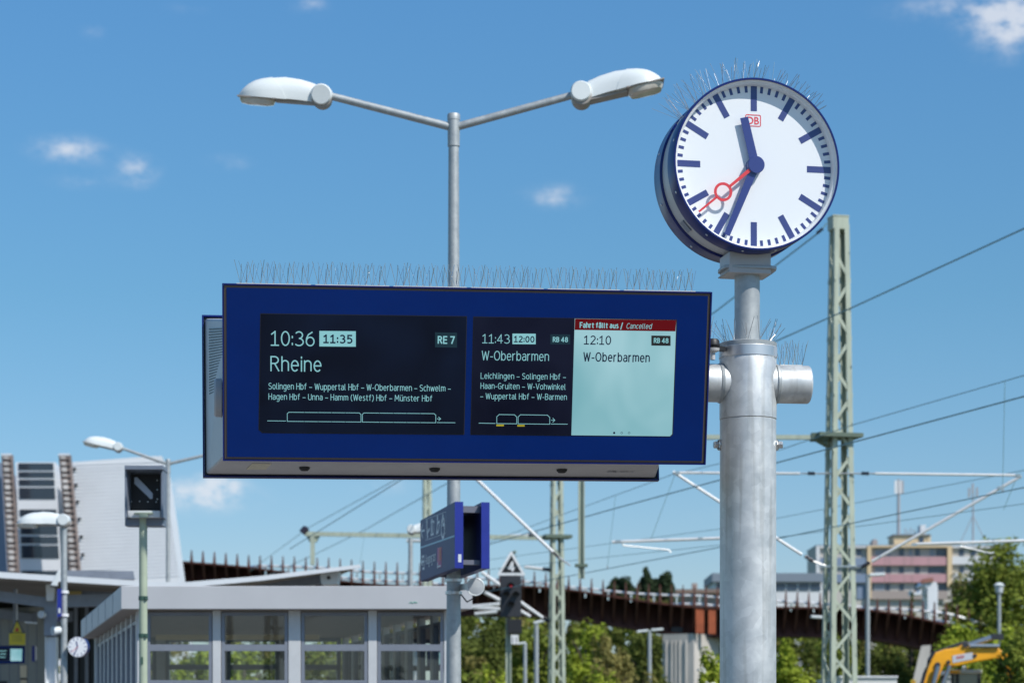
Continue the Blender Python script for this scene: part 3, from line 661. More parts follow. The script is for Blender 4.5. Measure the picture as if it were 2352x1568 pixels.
for i in range(60):
    a = R(6 * i)
    if i % 5 == 0: mark(dial, a, 388 * zp, 565 * zp, 45 * zp, .001)
    else: mark(dial, a, 517 * zp, 564 * zp, 21 * zp, .001)
dial.use(logo_r); lx, lz = -5 * zp, 322 * zp; lw_, lh_, ls = 57 * zp, 42 * zp, 6.5 * zp
def rr_ring(mb, cx, cz, w, h_, r, s_, y):
    def loop(w, h_, r):
        o = []
        for qx, qz, a0 in ((1, 1, 0), (-1, 1, 90), (-1, -1, 180), (1, -1, 270)):
            for j in range(5):
                a = R(a0 + 22.5 * j); o.append((cx + qx * (w - r) + r * math.cos(a), y, cz + qz * (h_ - r) + r * math.sin(a)))
        return o
    o, i_ = loop(w, h_, r), loop(w - s_, h_ - s_, max(r - s_, .001)); n = len(o)
    mb.add(o + i_, [(j, (j + 1) % n, n + (j + 1) % n, n + j) for j in range(n)])
rr_ring(dial, lx, lz, lw_, lh_, 12 * zp, ls, yd - .001)
vs, fs, (b0, b1) = glyphs('DB', True); kx = 86 * zp / (b1 - b0); kz = 50 * zp / CAPH
dial.add([(lx - 43 * zp + (x - b0) * kx, yd - .001, lz - 25 * zp + y * kz) for x, y in vs], fs)
dial.build('dial', clock, **LO)
def hand(m, ang, r0, r1, w0, w1, lift, th=.003):
    mb = MB(m); a = R(ang); s_, c_ = math.sin(a), math.cos(a)
    q = [(s_ * r + c_ * x, yd - lift, c_ * r - s_ * x) for r, x in ((r0, -w0 / 2), (r0, w0 / 2), (r1, w1 / 2), (r1, -w1 / 2))]
    return mb.prism(q, (0, -th, 0))
hand(hand_b, 346.2, -20 * zp, 341 * zp, 62 * zp, 58 * zp, .022).build('hour_hand', clock, **LO)
hand(hand_b, 202.8, -20 * zp, 536 * zp, 62 * zp, 42 * zp, .028).build('minute_hand', clock, **LO)
sh = hand(hand_r, 230.2, 30 * zp, 250 * zp, 26 * zp, 19 * zp, .036); a = R(230.2)
q = hand(hand_r, 230.2, 372 * zp, 537 * zp, 17 * zp, 14 * zp, .036); sh.add(q.v, q.f)
sh.lathe([(47 * zp, 0), (66 * zp, 0), (66 * zp, .003), (47 * zp, .003), (47 * zp, 0)], (math.sin(a) * 310 * zp, yd - .036, math.cos(a) * 310 * zp), ax, 40, smooth=False); sh.build('second_hand', clock, **LO)
hb_ = MB(hand_b).lathe([(60 * zp, .0), (60 * zp, .043), (57 * zp, .045), (0, .045)], (0, yd, 0), ax, 40); hb_.build('hub', clock, **LO)
gl = MB(clock_glass); gl.lathe([(RO * .966, h - .010), (RO * .5, h - .0085), (.0001, h - .008)], (0, 0, 0), ax, 64); gl.build('glass', clock, **LO)
cb = MB(house_grey); cb.box((-.004, 0, -RO - .038), (.205, .17, .10)); cb.use(galv2).box((-.004, 0, -RO - .084), (.225, .165, .006)); cb.build('foot_block', clock, bevel=.006, **LO)
fx = MB(steel)
for d_ in (235, 262, 200, 165, 285):
    a = R(d_); fx.lathe([(.007, 0), (.006, .003), (0, .004)], ((RO - .001) * math.cos(a), -(h - .05), (RO - .001) * math.sin(a)), (math.cos(a), 0, math.sin(a)), 10)
    fx.lathe([(.007, 0), (.006, .003), (0, .004)], ((RO - .001) * math.cos(a), (h - .05), (RO - .001) * math.sin(a)), (math.cos(a), 0, math.sin(a)), 10)
fx.build('screw', clock, **LO)
hk = MB(shel_frame); a = R(222); hk.box(((RO - .006) * math.cos(a), 0, (RO - .006) * math.sin(a)), (.006, .05, .06), Matrix.Rotation(-a, 3, 'Y')); hk.build('hinge', clock, **LO)
for seg, (a0, a1) in enumerate(((146, 112), (110, 78), (76, 40))):
    sp = MB(wire_m); pts = []; nr = []; al2 = []; n_ = 5
    for yy in (-.02, .035):
        for i in range(n_ if yy < 0 else n_ - 1):
            a = R(a0 + (a1 - a0) * (i + .5) / (n_ if yy < 0 else n_ - 1)); e = V((math.cos(a), 0, math.sin(a))); pts.append(e * (RO - .008) + V((0, yy, 0))); nr.append(e); al2.append(V((math.sin(a), 0, -math.cos(a))))
    spikes(sp, pts, nr, al2, h=.145, seed=40 + seg)
    for i in range(8):
        a, b_ = R(a0 + (a1 - a0) * i / 8), R(a0 + (a1 - a0) * (i + 1) / 8); sp.use(clear_strip).bar((math.cos(a) * (RO - .007), 0, math.sin(a) * (RO - .007)), (math.cos(b_) * (RO - .007), 0, math.sin(b_) * (RO - .007)), .07, .005, up=(math.cos(a), 0, math.sin(a)))
    sp.build('bird_spikes', clock, **LO)

# ------------------------------------------------------------ street lamps of the platform
HEADP = [(0.0262, .062, -.066, .070), (0.0875, .072, -.060, .090), (0.1750, .082, -.056, .108), (0.2975, .100, -.055, .117), (0.4025, .122, -.055, .104), (0.4725, .128, -.055, .090), (0.5337, .120, -.055, .069), (0.5863, .100, -.055, .036), (0.6256, .068, -.055, -.004), (0.6519, .03, -.054, -.045)]
def lamp_head(parent, hinge, az, tilt, roll=0., size=1.):
    """luminaire: hinge drum, tapering shell with a domed front, glass bowl below"""
    M = Matrix.Translation(V(hinge)) @ Matrix.Rotation(az, 4, 'Z') @ Matrix.Rotation(-tilt, 4, 'Y') @ Matrix.Rotation(roll, 4, 'X') @ Matrix.Scale(size, 4)
    def ring(x, w, zb, zt, n=12):
        r = [V((x, w * math.cos(math.pi * i / n), zb + (zt - zb) * math.sin(math.pi * i / n) ** .8)) for i in range(n + 1)]
        return r
    s = MB(lamp_w); s.mx = M; s.loft([ring(*p) for p in HEADP], sharp_ok(), True)
    s.lathe([(0, -.098), (.072, -.098), (.082, -.086), (.082, .086), (.072, .098), (0, .098)], (0, 0, 0), (0, 1, 0), 28)
    sh_ = s.build('lamp_shell', parent, sharp=40)
    dm = MB(lamp_w); dm.mx = M; rs = []
    def prof(x):                                               # shell section at x
        for a_, b_ in zip(HEADP, HEADP[1:]):
            if a_[0] <= x <= b_[0]: t_ = (x - a_[0]) / (b_[0] - a_[0]); return [a_[j] + (b_[j] - a_[j]) * t_ for j in (1, 2, 3)]
        return HEADP[-1][1:]
    for i_ in range(11):                                       # domed front hood with a slanting rear edge, a hair proud of the shell
        u_ = i_ / 10.; r_ = []
        for k_ in range(13):
            an = math.pi * k_ / 12; x = .27 + .13 * math.sin(an) + (.6525 - .27 - .13 * math.sin(an)) * u_; w, zb_, zt_ = prof(x)
            r_.append(V((x, w * math.cos(an) * 1.04, zb_ - .004 + (zt_ - zb_ + .009) * math.sin(an) ** .8)))
        rs.append(r_)
    dm.loft(rs, True, True); dm.build('front_hood', parent, sharp=40)
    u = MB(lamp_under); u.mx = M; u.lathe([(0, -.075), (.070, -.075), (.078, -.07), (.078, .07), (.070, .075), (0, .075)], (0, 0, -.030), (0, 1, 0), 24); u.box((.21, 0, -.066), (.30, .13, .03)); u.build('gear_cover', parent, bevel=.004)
    g = MB(lamp_glass); g.mx = M; rs = []
    for f_, z in ((1., -.056), (.97, -.085), (.86, -.108), (.5, -.116)):
        rs.append([V((.503 + .144 * f_ * math.copysign(abs(math.cos(t)) ** .6, math.cos(t)), .112 * f_ * math.copysign(abs(math.sin(t)) ** .6, math.sin(t)), z)) for t in [2 * math.pi * i / 24 for i in range(24)]])
    g.loft(rs[::-1], True, True)
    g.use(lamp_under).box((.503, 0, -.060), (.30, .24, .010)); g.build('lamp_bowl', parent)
def sharp_ok(): return True
def lamp_post(name, label, x, Y, ytop, r_top, r_bot, heads, group, sleeve=None, collar=None):
    """heads: (hinge px, hinge py, azimuth, tilt, roll, size) with an arm from the post unless arm is None"""
    z1 = CAMZ + (HY - ytop) * mpp(Y); X = (x - CX) * mpp(Y); t = thing(name, (X, Y, 0), label, 'street lamp', 0, group); c = V((X, Y, 0))
    m_ = MB(galv2)
    if sleeve: m_.lathe([(r_bot, 0), (r_top, z1 - sleeve)], c, n=28)
    else: m_.lathe([(r_bot, 0), (r_top, z1), (0, z1 + .003)], c, n=28)
    m_.build('pole', t)
    if sleeve:
        rs = r_top * 1.16; MB(galv2).lathe([(r_top, z1 - sleeve - .001), (rs, z1 - sleeve), (rs, z1 - .05), (rs * 1.05, z1 - .049), (rs * 1.05, z1 - .008), (rs * .95, z1), (0, z1 + .002)], c, n=28).build('sleeve', t)
    return t, c, X
lp, lc, lX = lamp_post('lamp_post', 'tall galvanised two-armed lamp post rising behind the departure board', 1042, 19., 262, 12. * mpp(19), 19.5 * mpp(19), None, 'lamp posts of the platform', sleeve=.255)
for sx, hx, hy, tl, rl in ((-1, 740, 219, 4.4, 10), (1, 1334, 217, 13., -3)):
    hinge = at(hx, hy, 19.); a0 = at(1041 + sx * 10, 291, 19.)
    MB(galv2).tube(a0, hinge + V((-sx * .04, 0, 0)), .031, .029, 18).build('arm', lp)
    lamp_head(lp, hinge, 0 if sx > 0 else math.pi, R(tl), R(rl) if sx > 0 else R(-rl), 1.0)
bd = MB(steel)
for y in (1332, 1361):
    z = CAMZ + (HY - y) * mpp(19); bd.lathe([(.0655, z - .012), (.0665, z - .011), (.0665, z + .011), (.0655, z + .012)], lc, n=28)
bd.box(lc + V((-.03, -.066, CAMZ + (HY - 1361) * mpp(19))), (.02, .012, .03)); bd.build('clamp_band', lp)
lp2, lc2, _ = lamp_post('lamp_post', 'distant two-armed lamp post in front of the white tower', 386, 45., 1054, 4.7 * mpp(45), 5.4 * mpp(45), None, 'lamp posts of the platform', sleeve=.27)
for sx, hx, hy, tl in ((-1, 272, 1026, 13.), (1, 500, 1038, 12.)):
    hinge = at(hx, hy, 45.); MB(galv2).tube(at(386 + sx * 4, 1064, 45.), hinge, .031, .026, 12).build('arm', lp2); lamp_head(lp2, hinge, 0 if sx > 0 else math.pi, R(tl), 0, 1.0)
lp3, lc3, _ = lamp_post('lamp_post', 'short lamp post with one head mounted on top, beside the canopy column', 147, 33., 1212, 7. * mpp(33), 8.4 * mpp(33), None, 'lamp posts of the platform')
lamp_head(lp3, at(147, 1194, 33.), math.pi, R(0), R(0), .98)
bands = MB(white_p)
for y in (1359, 1412):
    z = CAMZ + (HY - y) * mpp(33); bands.lathe([(.058, z - .02), (.064, z - .019), (.064, z + .019), (.058, z + .02)], lc3, n=20)
bands.build('clamp_band', lp3)
lp4, lc4, _ = lamp_post('lamp_post', 'lamp post standing beyond the shelter roof, its head behind the blue direction sign', 943, 44., 1236, 5.2 * mpp(44), 6.2 * mpp(44), None, 'lamp posts of the platform')
lamp_head(lp4, at(945, 1215, 44.), 0, R(3), R(0), .98)

# ------------------------------------------------------------ loudspeakers
def speaker(px, py, Y, r, to, label, aim=(0.1, -1, -.05)):
    p = at(px, py, Y); ax_ = V(aim).normalized(); t = thing('loudspeaker', p, label, 'loudspeaker', 0, 'round platform loudspeakers')
    MB(lamp_w).lathe([(r * .86, -r * 1.9), (r * .92, -r * .6), (r, -r * .25), (r, 0), (r * .93, r * .06), (r * .86, r * .02)], p, ax_, 32).build('casing', t)
    MB(mat('speaker_mesh', (.52, .55, .57), .6, var=.05, scale=60)).lathe([(r * .87, r * .02), (r * .5, r * .08), (0, r * .1)], p, ax_, 32).build('grille', t)
    b_ = MB(steel); q = p - ax_ * r * 1.0; b_.bar(q, V(to), .028, .05); b_.build('bracket', t)
    cb_ = MB(dark_m); e = p - ax_ * r * 1.7; cb_.path([e, e + V((-.01, 0, -.09)), lerp(e, V(to), .6) + V((0, 0, -.12)), V(to) + V((0, 0, -.06))], .006, 8); cb_.build('cable', t)
speaker(1092, 1347, 18.75, 21 * mpp(18.75), lc + V((.06, -.02, CAMZ + (HY - 1346) * mpp(18.9))), 'round grey-white loudspeaker clamped to the tall lamp post under the blue direction sign', (-.02, -1, -.12))
speaker(121, 1448, 32.9, 10 * mpp(33), lc3 + V((-.05, 0, CAMZ + (HY - 1446) * mpp(33))), 'small loudspeaker clamped to the short lamp post beside the canopy column', (-.75, -.6, -.1))
speaker(94, 1410, 40.5, 8.5 * mpp(40), at(104, 1404, 40.9), 'small loudspeaker on the canopy column in the shade of the roof', (-.2, -1, 0))

# ------------------------------------------------------------ direction sign on the lamp post
wn, wf = V((-.4347, 18.3, 0)), V((-.7528, 19.85, 0)); wd = (wf - wn).normalized(); wu = V((wd.y, -wd.x, 0))
z0, z1 = 2.905, 3.407
way = thing('direction_sign', (lX, 18.95, z0), 'pair of blue direction boards with pictograms, clamped to the tall lamp post', 'sign')
def board_panel(off, m):
    a = wn + wu * off; e = wf + wu * off; t_ = wu * .0655
    mb = MB(m); mb.hexa([a + V((0, 0, z0)), e + V((0, 0, z0)), e + V((0, 0, z1)), a + V((0, 0, z1))], [a + t_ + V((0, 0, z0)), e + t_ + V((0, 0, z0)), e + t_ + V((0, 0, z1)), a + t_ + V((0, 0, z1))])
    return mb.build('sign_board', way, bevel=.003)
for off in (0, .204):
    board_panel(off, way_face)
    a = wn + wu * (off + .0005) - wd * .004; MB(way_edge).hexa([a + V((0, 0, z0)), a + wu * .0645 + V((0, 0, z0)), a + wu * .0645 + V((0, 0, z1)), a + V((0, 0, z1))], [p - wd * .006 for p in (a + V((0, 0, z0)), a + wu * .0645 + V((0, 0, z0)), a + wu * .0645 + V((0, 0, z1)), a + V((0, 0, z1)))]).build('end_cap', way)
cr_ = MB(mat('sign_bracket', (.14, .15, .19), .5))
for z, hh in ((z1 - .05, .05), (z0 + .05, .035)):
    for s_ in (.08, 1.48): cr_.bar(wn + wd * s_ + wu * .0655 + V((0, 0, z)), wn + wd * s_ + wu * .204 + V((0, 0, z)), .06, hh)
cr_.bar(wn + wd * .10 + wu * .135 + V((0, 0, z1 - .035)), wf + wu * .135 - wd * .1 + V((0, 0, z1 - .035)), .125, .012); cr_.build('bracket', way)
st_ = MB(way_white); a = wn + wu * .026 - wd * .0115 + V((0, 0, z0 + .045)); st_.hexa([a, a + wu * .024, a + wu * .024 + V((0, 0, .06)), a + V((0, 0, .06))], [p + wd * .001 for p in (a, a + wu * .024, a + wu * .024 + V((0, 0, .06)), a + V((0, 0, .06)))]); st_.build('sticker', way)
WP = Plane(wn + V((0, 0, z0)), -wd, -wu)
Cc = lambda x, y: (931 + x * .14845, 1127 + y * .14845)
wt = MB(way_white); l0 = .0012
def wl_(pts, w, m=way_white): wt.use(m); WP.line(wt, [Cc(*p) for p in pts], w, l0)
wl_([(232, 878), (760, 695)], .013, way_line)
wl_([(318, 440), (628, 322)], .003); wl_([(318, 762), (628, 650)], .003); wl_([(318, 440), (318, 762)], .003); wl_([(628, 322), (628, 650)], .003)
for x, y in ((396, 410), (470, 382), (548, 352)): wl_([(x, y), (x, y + 325)], .002)
wl_([(246, 628), (298, 606)], .016); wl_([(270, 520), (246, 625), (268, 718)], .016)
for cx_, cy_ in ((336, 490), (414, 470), (500, 425), (582, 405)): WP.ring(wt, Cc(cx_, cy_), .026, .001, l0, 12)
wl_([(336, 530), (340, 640), (346, 705)], .035); wl_([(346, 650), (372, 590)], .022)
wl_([(398, 470), (398, 680), (440, 665), (446, 470), (404, 480)], .016); wl_([(414, 520), (416, 650)], .04)
wl_([(500, 470), (494, 560), (486, 640)], .032); wl_([(500, 500), (530, 470)], .02); wl_([(484, 650), (512, 630), (530, 520)], .02)
wl_([(582, 440), (580, 520), (604, 520), (608, 580)], .026); WP.ring(wt, Cc(584, 570), .088, .064, l0, 20)
wl_([(250, 1100), (290, 1088)], .018); wl_([(262, 1045), (248, 1098), (266, 1145)], .018); wl_([(262, 1020), (290, 1006), (294, 1195), (270, 1200)], .02)
u0, v0 = WP.uv(*Cc(312, 1142)); u1, _ = WP.uv(*Cc(472, 1142)); vs, fs, (b0, b1) = glyphs('Ausgang zur', False)
wt.use(way_white); wt.add([WP.pt(u0 + (x - b0) * (u1 - u0) / (b1 - b0), v0 + y * .085 / CAPH, l0) for x, y in vs], fs)
wt.use(poster_pink); WP.poly(wt, [Cc(*p) for p in ((494, 1195), (560, 1172), (568, 860), (498, 884))], l0)
wt.use(poster_org); WP.poly(wt, [Cc(*p) for p in ((522, 1085), (556, 1072), (556, 870), (524, 882))], l0 * 2)
wt.use(poster_pink)
for y in (935, 1040): WP.ring(wt, Cc(540, y), .030, .012, l0 * 3, 14)
wt.use(way_white); WP.line(wt, [Cc(500, 1172), Cc(552, 1156)], .012, l0 * 3); WP.line(wt, [Cc(506, 1130), Cc(507, 1165)], .03, l0 * 3)
wt.build('lettering', way)

# ------------------------------------------------------------ glazed platform shelter
SY = 24.; SL = at(278, 1345, SY); SR = at(1085, 1345, SY); zt = SL.z; zb = CAMZ + (HY - 1398) * mpp(SY); SLEN = 6.85
shel = thing('platform_shelter', (SL.x, SY, 0), 'grey glazed waiting shelter with a flat roof and broad fascia', 'shelter')
W_ = SR.x - SL.x; p0 = V((SL.x, SY, 0)); UX = V((1, 0, 0)); back = PD * (SLEN / PD.y)
def sq(a, e, za, zb_): return [a + V((0, 0, za)), e + V((0, 0, za)), e + V((0, 0, zb_)), a + V((0, 0, zb_))]
rf = MB(shel_grey); rf.hexa(sq(p0, p0 + UX * W_, zb, zt), [p + back for p in sq(p0, p0 + UX * W_, zb, zt)]); rf.build('roof', shel, bevel=.006)
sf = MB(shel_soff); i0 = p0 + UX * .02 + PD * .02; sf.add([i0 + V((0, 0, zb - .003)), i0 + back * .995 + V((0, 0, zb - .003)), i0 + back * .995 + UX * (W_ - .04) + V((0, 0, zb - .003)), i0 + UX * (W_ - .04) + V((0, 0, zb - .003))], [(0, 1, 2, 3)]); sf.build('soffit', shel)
seam = MB(shel_frame)
for i in range(1, 6):
    q = p0 + back * (i / 6.) - UX * .0015; seam.bar(q + V((0, 0, zb + .01)), q + V((0, 0, zt - .01)), .003, .012)
seam.build('fascia_joint', shel)
gf = MB(mat('graffiti_green', (.10, .45, .30), .6)); g0 = at(940, 1384, SY - .004); gf.path([g0, g0 + V((.02, 0, .012)), g0 + V((.035, 0, -.002)), g0 + V((.05, 0, .010)), g0 + V((.08, 0, .004))], .003, 5); gf.build('paint_scrawl', shel)
FY = SY + .22                                               # glazing line behind the fascia
fx_ = lambda px: (px - CX) * mpp(FY); fz_ = lambda py: CAMZ + (HY - py) * mpp(FY)
for (xa, xb) in ((316, 337), (489, 508), (663, 691), (846, 866), (1020, 1034)):
    MB(shel_post).box(((fx_(xa) + fx_(xb)) / 2, FY + .02, zb / 2), (fx_(xb) - fx_(xa), .10, zb - .004)).build('post', shel, bevel=.004)
def window(parent, a, e, inward, zs, fw=.032, gm=pane_m, depth=.05):
    """frame with transoms between points a and e; zs = list of (z0, z1) pane openings"""
    d = (e - a).normalized(); L_ = (e - a).length; fr = MB(shel_frame)
    lo = zs[-1][0] - fw; hi = zs[0][1] + fw
    for s_ in (fw / 2, L_ - fw / 2): fr.bar(a + d * s_ + V((0, 0, lo)), a + d * s_ + V((0, 0, hi)), fw, depth, up=inward)
    edges = [hi - fw / 2] + [(zs[i][0] + zs[i + 1][1]) / 2 for i in range(len(zs) - 1)] + [lo + fw / 2]
    for i, z in enumerate(edges):
        hh = fw if i in (0, len(edges) - 1) else zs[i - 1][0] - zs[i][1]
        fr.bar(a + d * fw + V((0, 0, z)), a + d * (L_ - fw) + V((0, 0, z)), depth, hh)
    f_ = fr.build('window_frame', parent)
    for z0_, z1_ in zs:
        g = MB(gm); g.add([a + d * (fw - .002) + V((0, 0, z0_ - .002)), a + d * (L_ - fw + .002) + V((0, 0, z0_ - .002)), a + d * (L_ - fw + .002) + V((0, 0, z1_ + .002)), a + d * (fw - .002) + V((0, 0, z1_ + .002))], [(0, 1, 2, 3)]); g.build('pane', f_)
ZS = [(fz_(1479), fz_(1413)), (fz_(1561), fz_(1494)), (1.15, fz_(1568)), (.25, 1.08)]
for xa, xb in ((338.5, 487.5), (509.5, 661.5), (692.5, 844.5), (867.5, 1018.5)):
    window(shel, V((fx_(xa), FY, 0)), V((fx_(xb), FY, 0)), V((0, 1, 0)), ZS)
side0 = V((fx_(318), FY + .10, 0)); NS = 9; sstep = (SLEN - .5) / NS
ZS2 = [(2.07, zb - .12), (1.15, 2.0), (.25, 1.08)]
for sd_, base in ((0, side0), (1, V((fx_(1032), FY + .10, 0)))):
    for i in range(NS + 1):
        q = base + PD * (i * sstep + .06); MB(shel_post).bar(q, q + V((0, 0, zb - .004)), .07, .12, up=PD).build('post', shel)
    for i in range(NS):
        a = base + PD * (i * sstep + .13); e = base + PD * ((i + 1) * sstep - .01); window(shel, a, e, PU, ZS2, .03)
bk0 = side0 + PD * (NS * sstep + .10); bk1 = V((fx_(1032), FY + .1, 0)) + PD * (NS * sstep + .10)
for i in range(4):
    a = lerp(bk0, bk1, i / 4 + .018); e = lerp(bk0, bk1, (i + 1) / 4 - .018); window(shel, a, e, PD, ZS, .05)
    q = lerp(bk0, bk1, i / 4.); MB(shel_post).bar(q, q + V((0, 0, zb - .004)), .11, .10, up=PD).build('post', shel)
bench = MB(mat('bench_wood', (.48, .30, .15), .5, var=.2, scale=6)); q = lerp(bk0, bk1, .2) - PD * 4; bench.bar(q + V((0, 0, .46)), q + UX * 2 + V((0, 0, .46)), .4, .05); bench.bar(q + PD * .22 + V((0, 0, .8)), q + PD * .22 + UX * 2 + V((0, 0, .8)), .04, .3); bench.use(shel_frame)
for d_ in (.2, 1.8): bench.bar(q + UX * d_, q + UX * d_ + V((0, 0, .45)), .06, .3)
tag(bench.build('bench'), 'wooden bench with a backrest inside the glazed shelter', 'bench')
lt = MB(mat('light_bar', (.75, .62, .40), .5)); q = lerp(side0, V((fx_(1032), FY + .1, 0)), .25) + PD * 2.; lt.box(V((-3.2, SY + 4.2, zb - .10)), (1.9, .10, .06)); lt.build('ceiling_strip', shel)

# ------------------------------------------------------------ departure signal on the green post
GY = 21.; gz = lambda y: CAMZ + (HY - y) * mpp(GY); gx = lambda x: (x - CX) * mpp(GY)
sig = thing('departure_signal', (gx(329), GY, 0), 'hooded grey signal box showing a slanted white bar, on a pale green post', 'signal')
MB(post_g).lathe([(10. * mpp(GY), 0), (9.4 * mpp(GY), gz(1186))], (gx(329), GY, 0), n=28).build('post', sig)
for y in (1373, 1459):
    cl = MB(clamp_g); cl.lathe([(.0375, gz(y) - .018), (.0415, gz(y) - .017), (.0415, gz(y) + .017), (.0375, gz(y) + .018)], (gx(329), GY, 0), n=24); cl.box((gx(337), GY - .035, gz(y)), (.02, .03, .03)); cl.build('clamp', sig)
ht = MB(clamp_g); ht.box((gx(328), GY - .0395, gz(1516)), (.016, .01, .06)); ht.build('name_tag', sig)
D = lambda x, y: (280 / 1.6327 + x / 3.1364 / 1.6327, 1600 / 1.6327 + y / 3.1364 / 1.6327)
def dz(x0, y0, x1, y1, Y, d, m, mb=None):
    mb = mb or MB(m); a = D(x0, y0); b_ = D(x1, y1); A_ = at(a[0], a[1], Y); B_ = at(b_[0], b_[1], Y); cc = (A_ + B_) / 2
    mb.use(m).box((cc.x, Y + d / 2, cc.z), (abs(B_.x - A_.x), d, abs(A_.z - B_.z))); return mb
hood_c = mat('signal_hood', (.16, .19, .24), .45, var=.08)
dz(588, 455, 1040, 1065, GY + .05, .16, hood_c).build('case', sig, bevel=.004)
hd = MB(hood_c); dz(588, 452, 1040, 500, GY - .22, .269, hood_c, hd); dz(588, 501, 612, 1064, GY - .18, .229, hood_c, hd); dz(1016, 501, 1040, 1064, GY - .18, .229, hood_c, hd); hd.build('hood', sig, bevel=.002)
dz(640, 556, 1000, 985, GY + .036, .013, black_m).build('lens_board', sig)
SP = Plane((0, GY + .034, 0), (1, 0, 0), (0, -1, 0)); br = MB(mat('signal_bar', (.42, .47, .55), .3)); SP.poly(br, [D(*p) for p in ((703, 596), (703, 665), (895, 850), (918, 838), (918, 780), (735, 590))], .002); br.build('signal_bar', sig)
sc = MB(bolt_m)
for x, y in ((652, 628), (652, 738), (652, 848), (668, 878), (765, 876), (862, 880), (960, 882), (972, 628), (972, 738), (972, 850)):
    p = SP.hit(*D(x, y), .0); sc.lathe([(.006, 0), (.005, .006), (0, .007)], p, (0, -1, 0), 8)
sc.build('screw', sig)
dz(622, 984, 1004, 1062, GY - .10, .148, mat('signal_tray', (.66, .68, .68), .4)).build('tray', sig)
dz(590, 1068, 1040, 1160, GY - .02, .18, hood_c).build('lower_case', sig, bevel=.003)
tb = MB(post_g); dz(700, 1004, 918, 1020, GY - .125, .024, post_g, tb); dz(760, 1018, 860, 1062, GY - .125, .024, post_g, tb); tb.build('mount', sig)

# ------------------------------------------------------------ butterfly canopy and what stands below it
KY = 40.; kp = lambda x, y, Y=KY: at(x, y, Y)
can = thing('platform_canopy', (kp(380, 1338).x, KY, 0), 'pale butterfly-shaped platform canopy with a dark underside', 'canopy')
topc = [(-140, 1304), (346, 1335), (420, 1337), (600, 1322), (827, 1296)]
botc = [(827, 1301), (600, 1337), (420, 1352), (346, 1350), (-140, 1319)]
CL = PD * 34
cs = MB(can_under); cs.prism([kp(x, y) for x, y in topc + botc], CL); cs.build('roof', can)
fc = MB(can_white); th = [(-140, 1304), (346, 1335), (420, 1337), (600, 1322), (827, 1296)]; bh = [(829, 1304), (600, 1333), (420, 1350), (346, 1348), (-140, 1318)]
fc.prism([kp(x, y, KY - .012) for x, y in th + bh], V((0, -.05, 0))); fc.build('fascia', can)
kc = MB(can_beam); kc.prism([kp(x, y, KY + .8) for x, y in ((154, 1309), (306, 1310), (310, 1330), (154, 1328))], PD * 3); kc.build('roof_box', can)
for i in range(6):
    bm = MB(can_beam)
    o = PD * (i * 5.5 + .9); zo = V((0, 0, -.02))
    bm.bar(kp(-140, 1342, KY) + o, kp(112, 1376, KY) + o, .22, .17); bm.bar(kp(112, 1374, KY) + o, kp(430, 1366, KY) + o, .2, .2); bm.bar(kp(430, 1362, KY) + o, kp(755, 1322, KY) + o, .2, .16); bm.build('cross_beam', can)
eb = MB(can_white); eb.prism([kp(x, y, KY + .35) for x, y in ((735, 1316), (779, 1311), (775, 1340), (739, 1342))], V((0, .5, 0))); eb.use(dark_m).lathe([(.03, 0), (.03, .012), (0, .013)], kp(755, 1326, KY + .35), (0, -1, 0), 14); eb.build('beam_end', can)
cf = MB(wall_beige); cf.prism([kp(x, y, KY + 1.6) for x, y in ((150, 1341), (278, 1341), (262, 1353), (150, 1353))], V((0, .2, 0)))
cf.use(can_beam).prism([kp(x, y, KY + 1.62) for x, y in ((150, 1353.6), (300, 1353.6), (300, 1383), (150, 1383))], V((0, .2, 0)))
cf.use(wall_beige).prism([kp(x, y, KY + 1.6) for x, y in ((150, 1383.6), (300, 1383.6), (300, 1391), (150, 1391))], V((0, .2, 0))); cf.build('fascia_panel', can)
ys = MB(mat('yellow_board', (.50, .40, .16), .5, var=.1)); ys.prism([kp(x, y, KY + 1.55) for x, y in ((157, 1356), (187, 1356), (187, 1378), (157, 1378))], V((0, .03, 0))); tag(ys.build('yellow_plate'), 'dull yellow plate hung under the canopy beside the short lamp post', 'sign')
for i in range(4):
    o = PD * (i * 9.); co = MB(can_white); q = kp(119, 1480, KY + .9) + o; zt_ = kp(119, 1378, KY + .9).z
    for s_ in (-1, 1): co.box((q.x + s_ * .085, q.y, zt_ / 2 - .31), (.012, .24, zt_ - .62))
    co.box((q.x, q.y, zt_ / 2 - .31), (.158, .02, zt_ - .62)); co.build('column', can)
    ch = MB(can_beam); ch.box((q.x, q.y, zt_ - .30), (.21, .27, .60)); ch.build('column_head', can, bevel=.004)
gp = MB(can_white); gp.prism([kp(x, y, KY + .6) for x, y in ((105, 1342), (126, 1339), (124, 1366), (122, 1378), (107, 1379))], V((0, .1, 0))); gp.build('gusset', can)
fl_ = thing('floodlight', kp(124, 1330, 37.5), 'grey tilted floodlight at the canopy edge above the column', 'floodlight')
m_ = MB(lamp_w); m_.hexa([kp(*p, 37.4) for p in ((116, 1344), (132, 1345), (140, 1309), (132, 1311))], [kp(*p, 37.65) for p in ((116, 1344), (132, 1345), (140, 1309), (132, 1311))]); m_.build('lamp_body', fl_, bevel=.01)
m_ = MB(dark_m); m_.hexa([kp(*p, 37.41) for p in ((115, 1347.5), (133, 1348.5), (132, 1345.3), (116, 1344.3))], [kp(*p, 37.64) for p in ((115, 1347.5), (133, 1348.5), (132, 1345.3), (116, 1344.3))]); m_.build('lens', fl_)
bs = MB(way_edge); bs.prism([kp(x, y, 32.7) for x, y in ((131.5, 1352), (141.5, 1351), (141.5, 1414), (131.5, 1416))], V((-.25, 1.3, 0))); bs.use(way_white).prism([kp(x, y, 32.69) for x, y in ((134, 1396), (139, 1396), (139, 1407), (134, 1407))], V((0, .004, 0)))
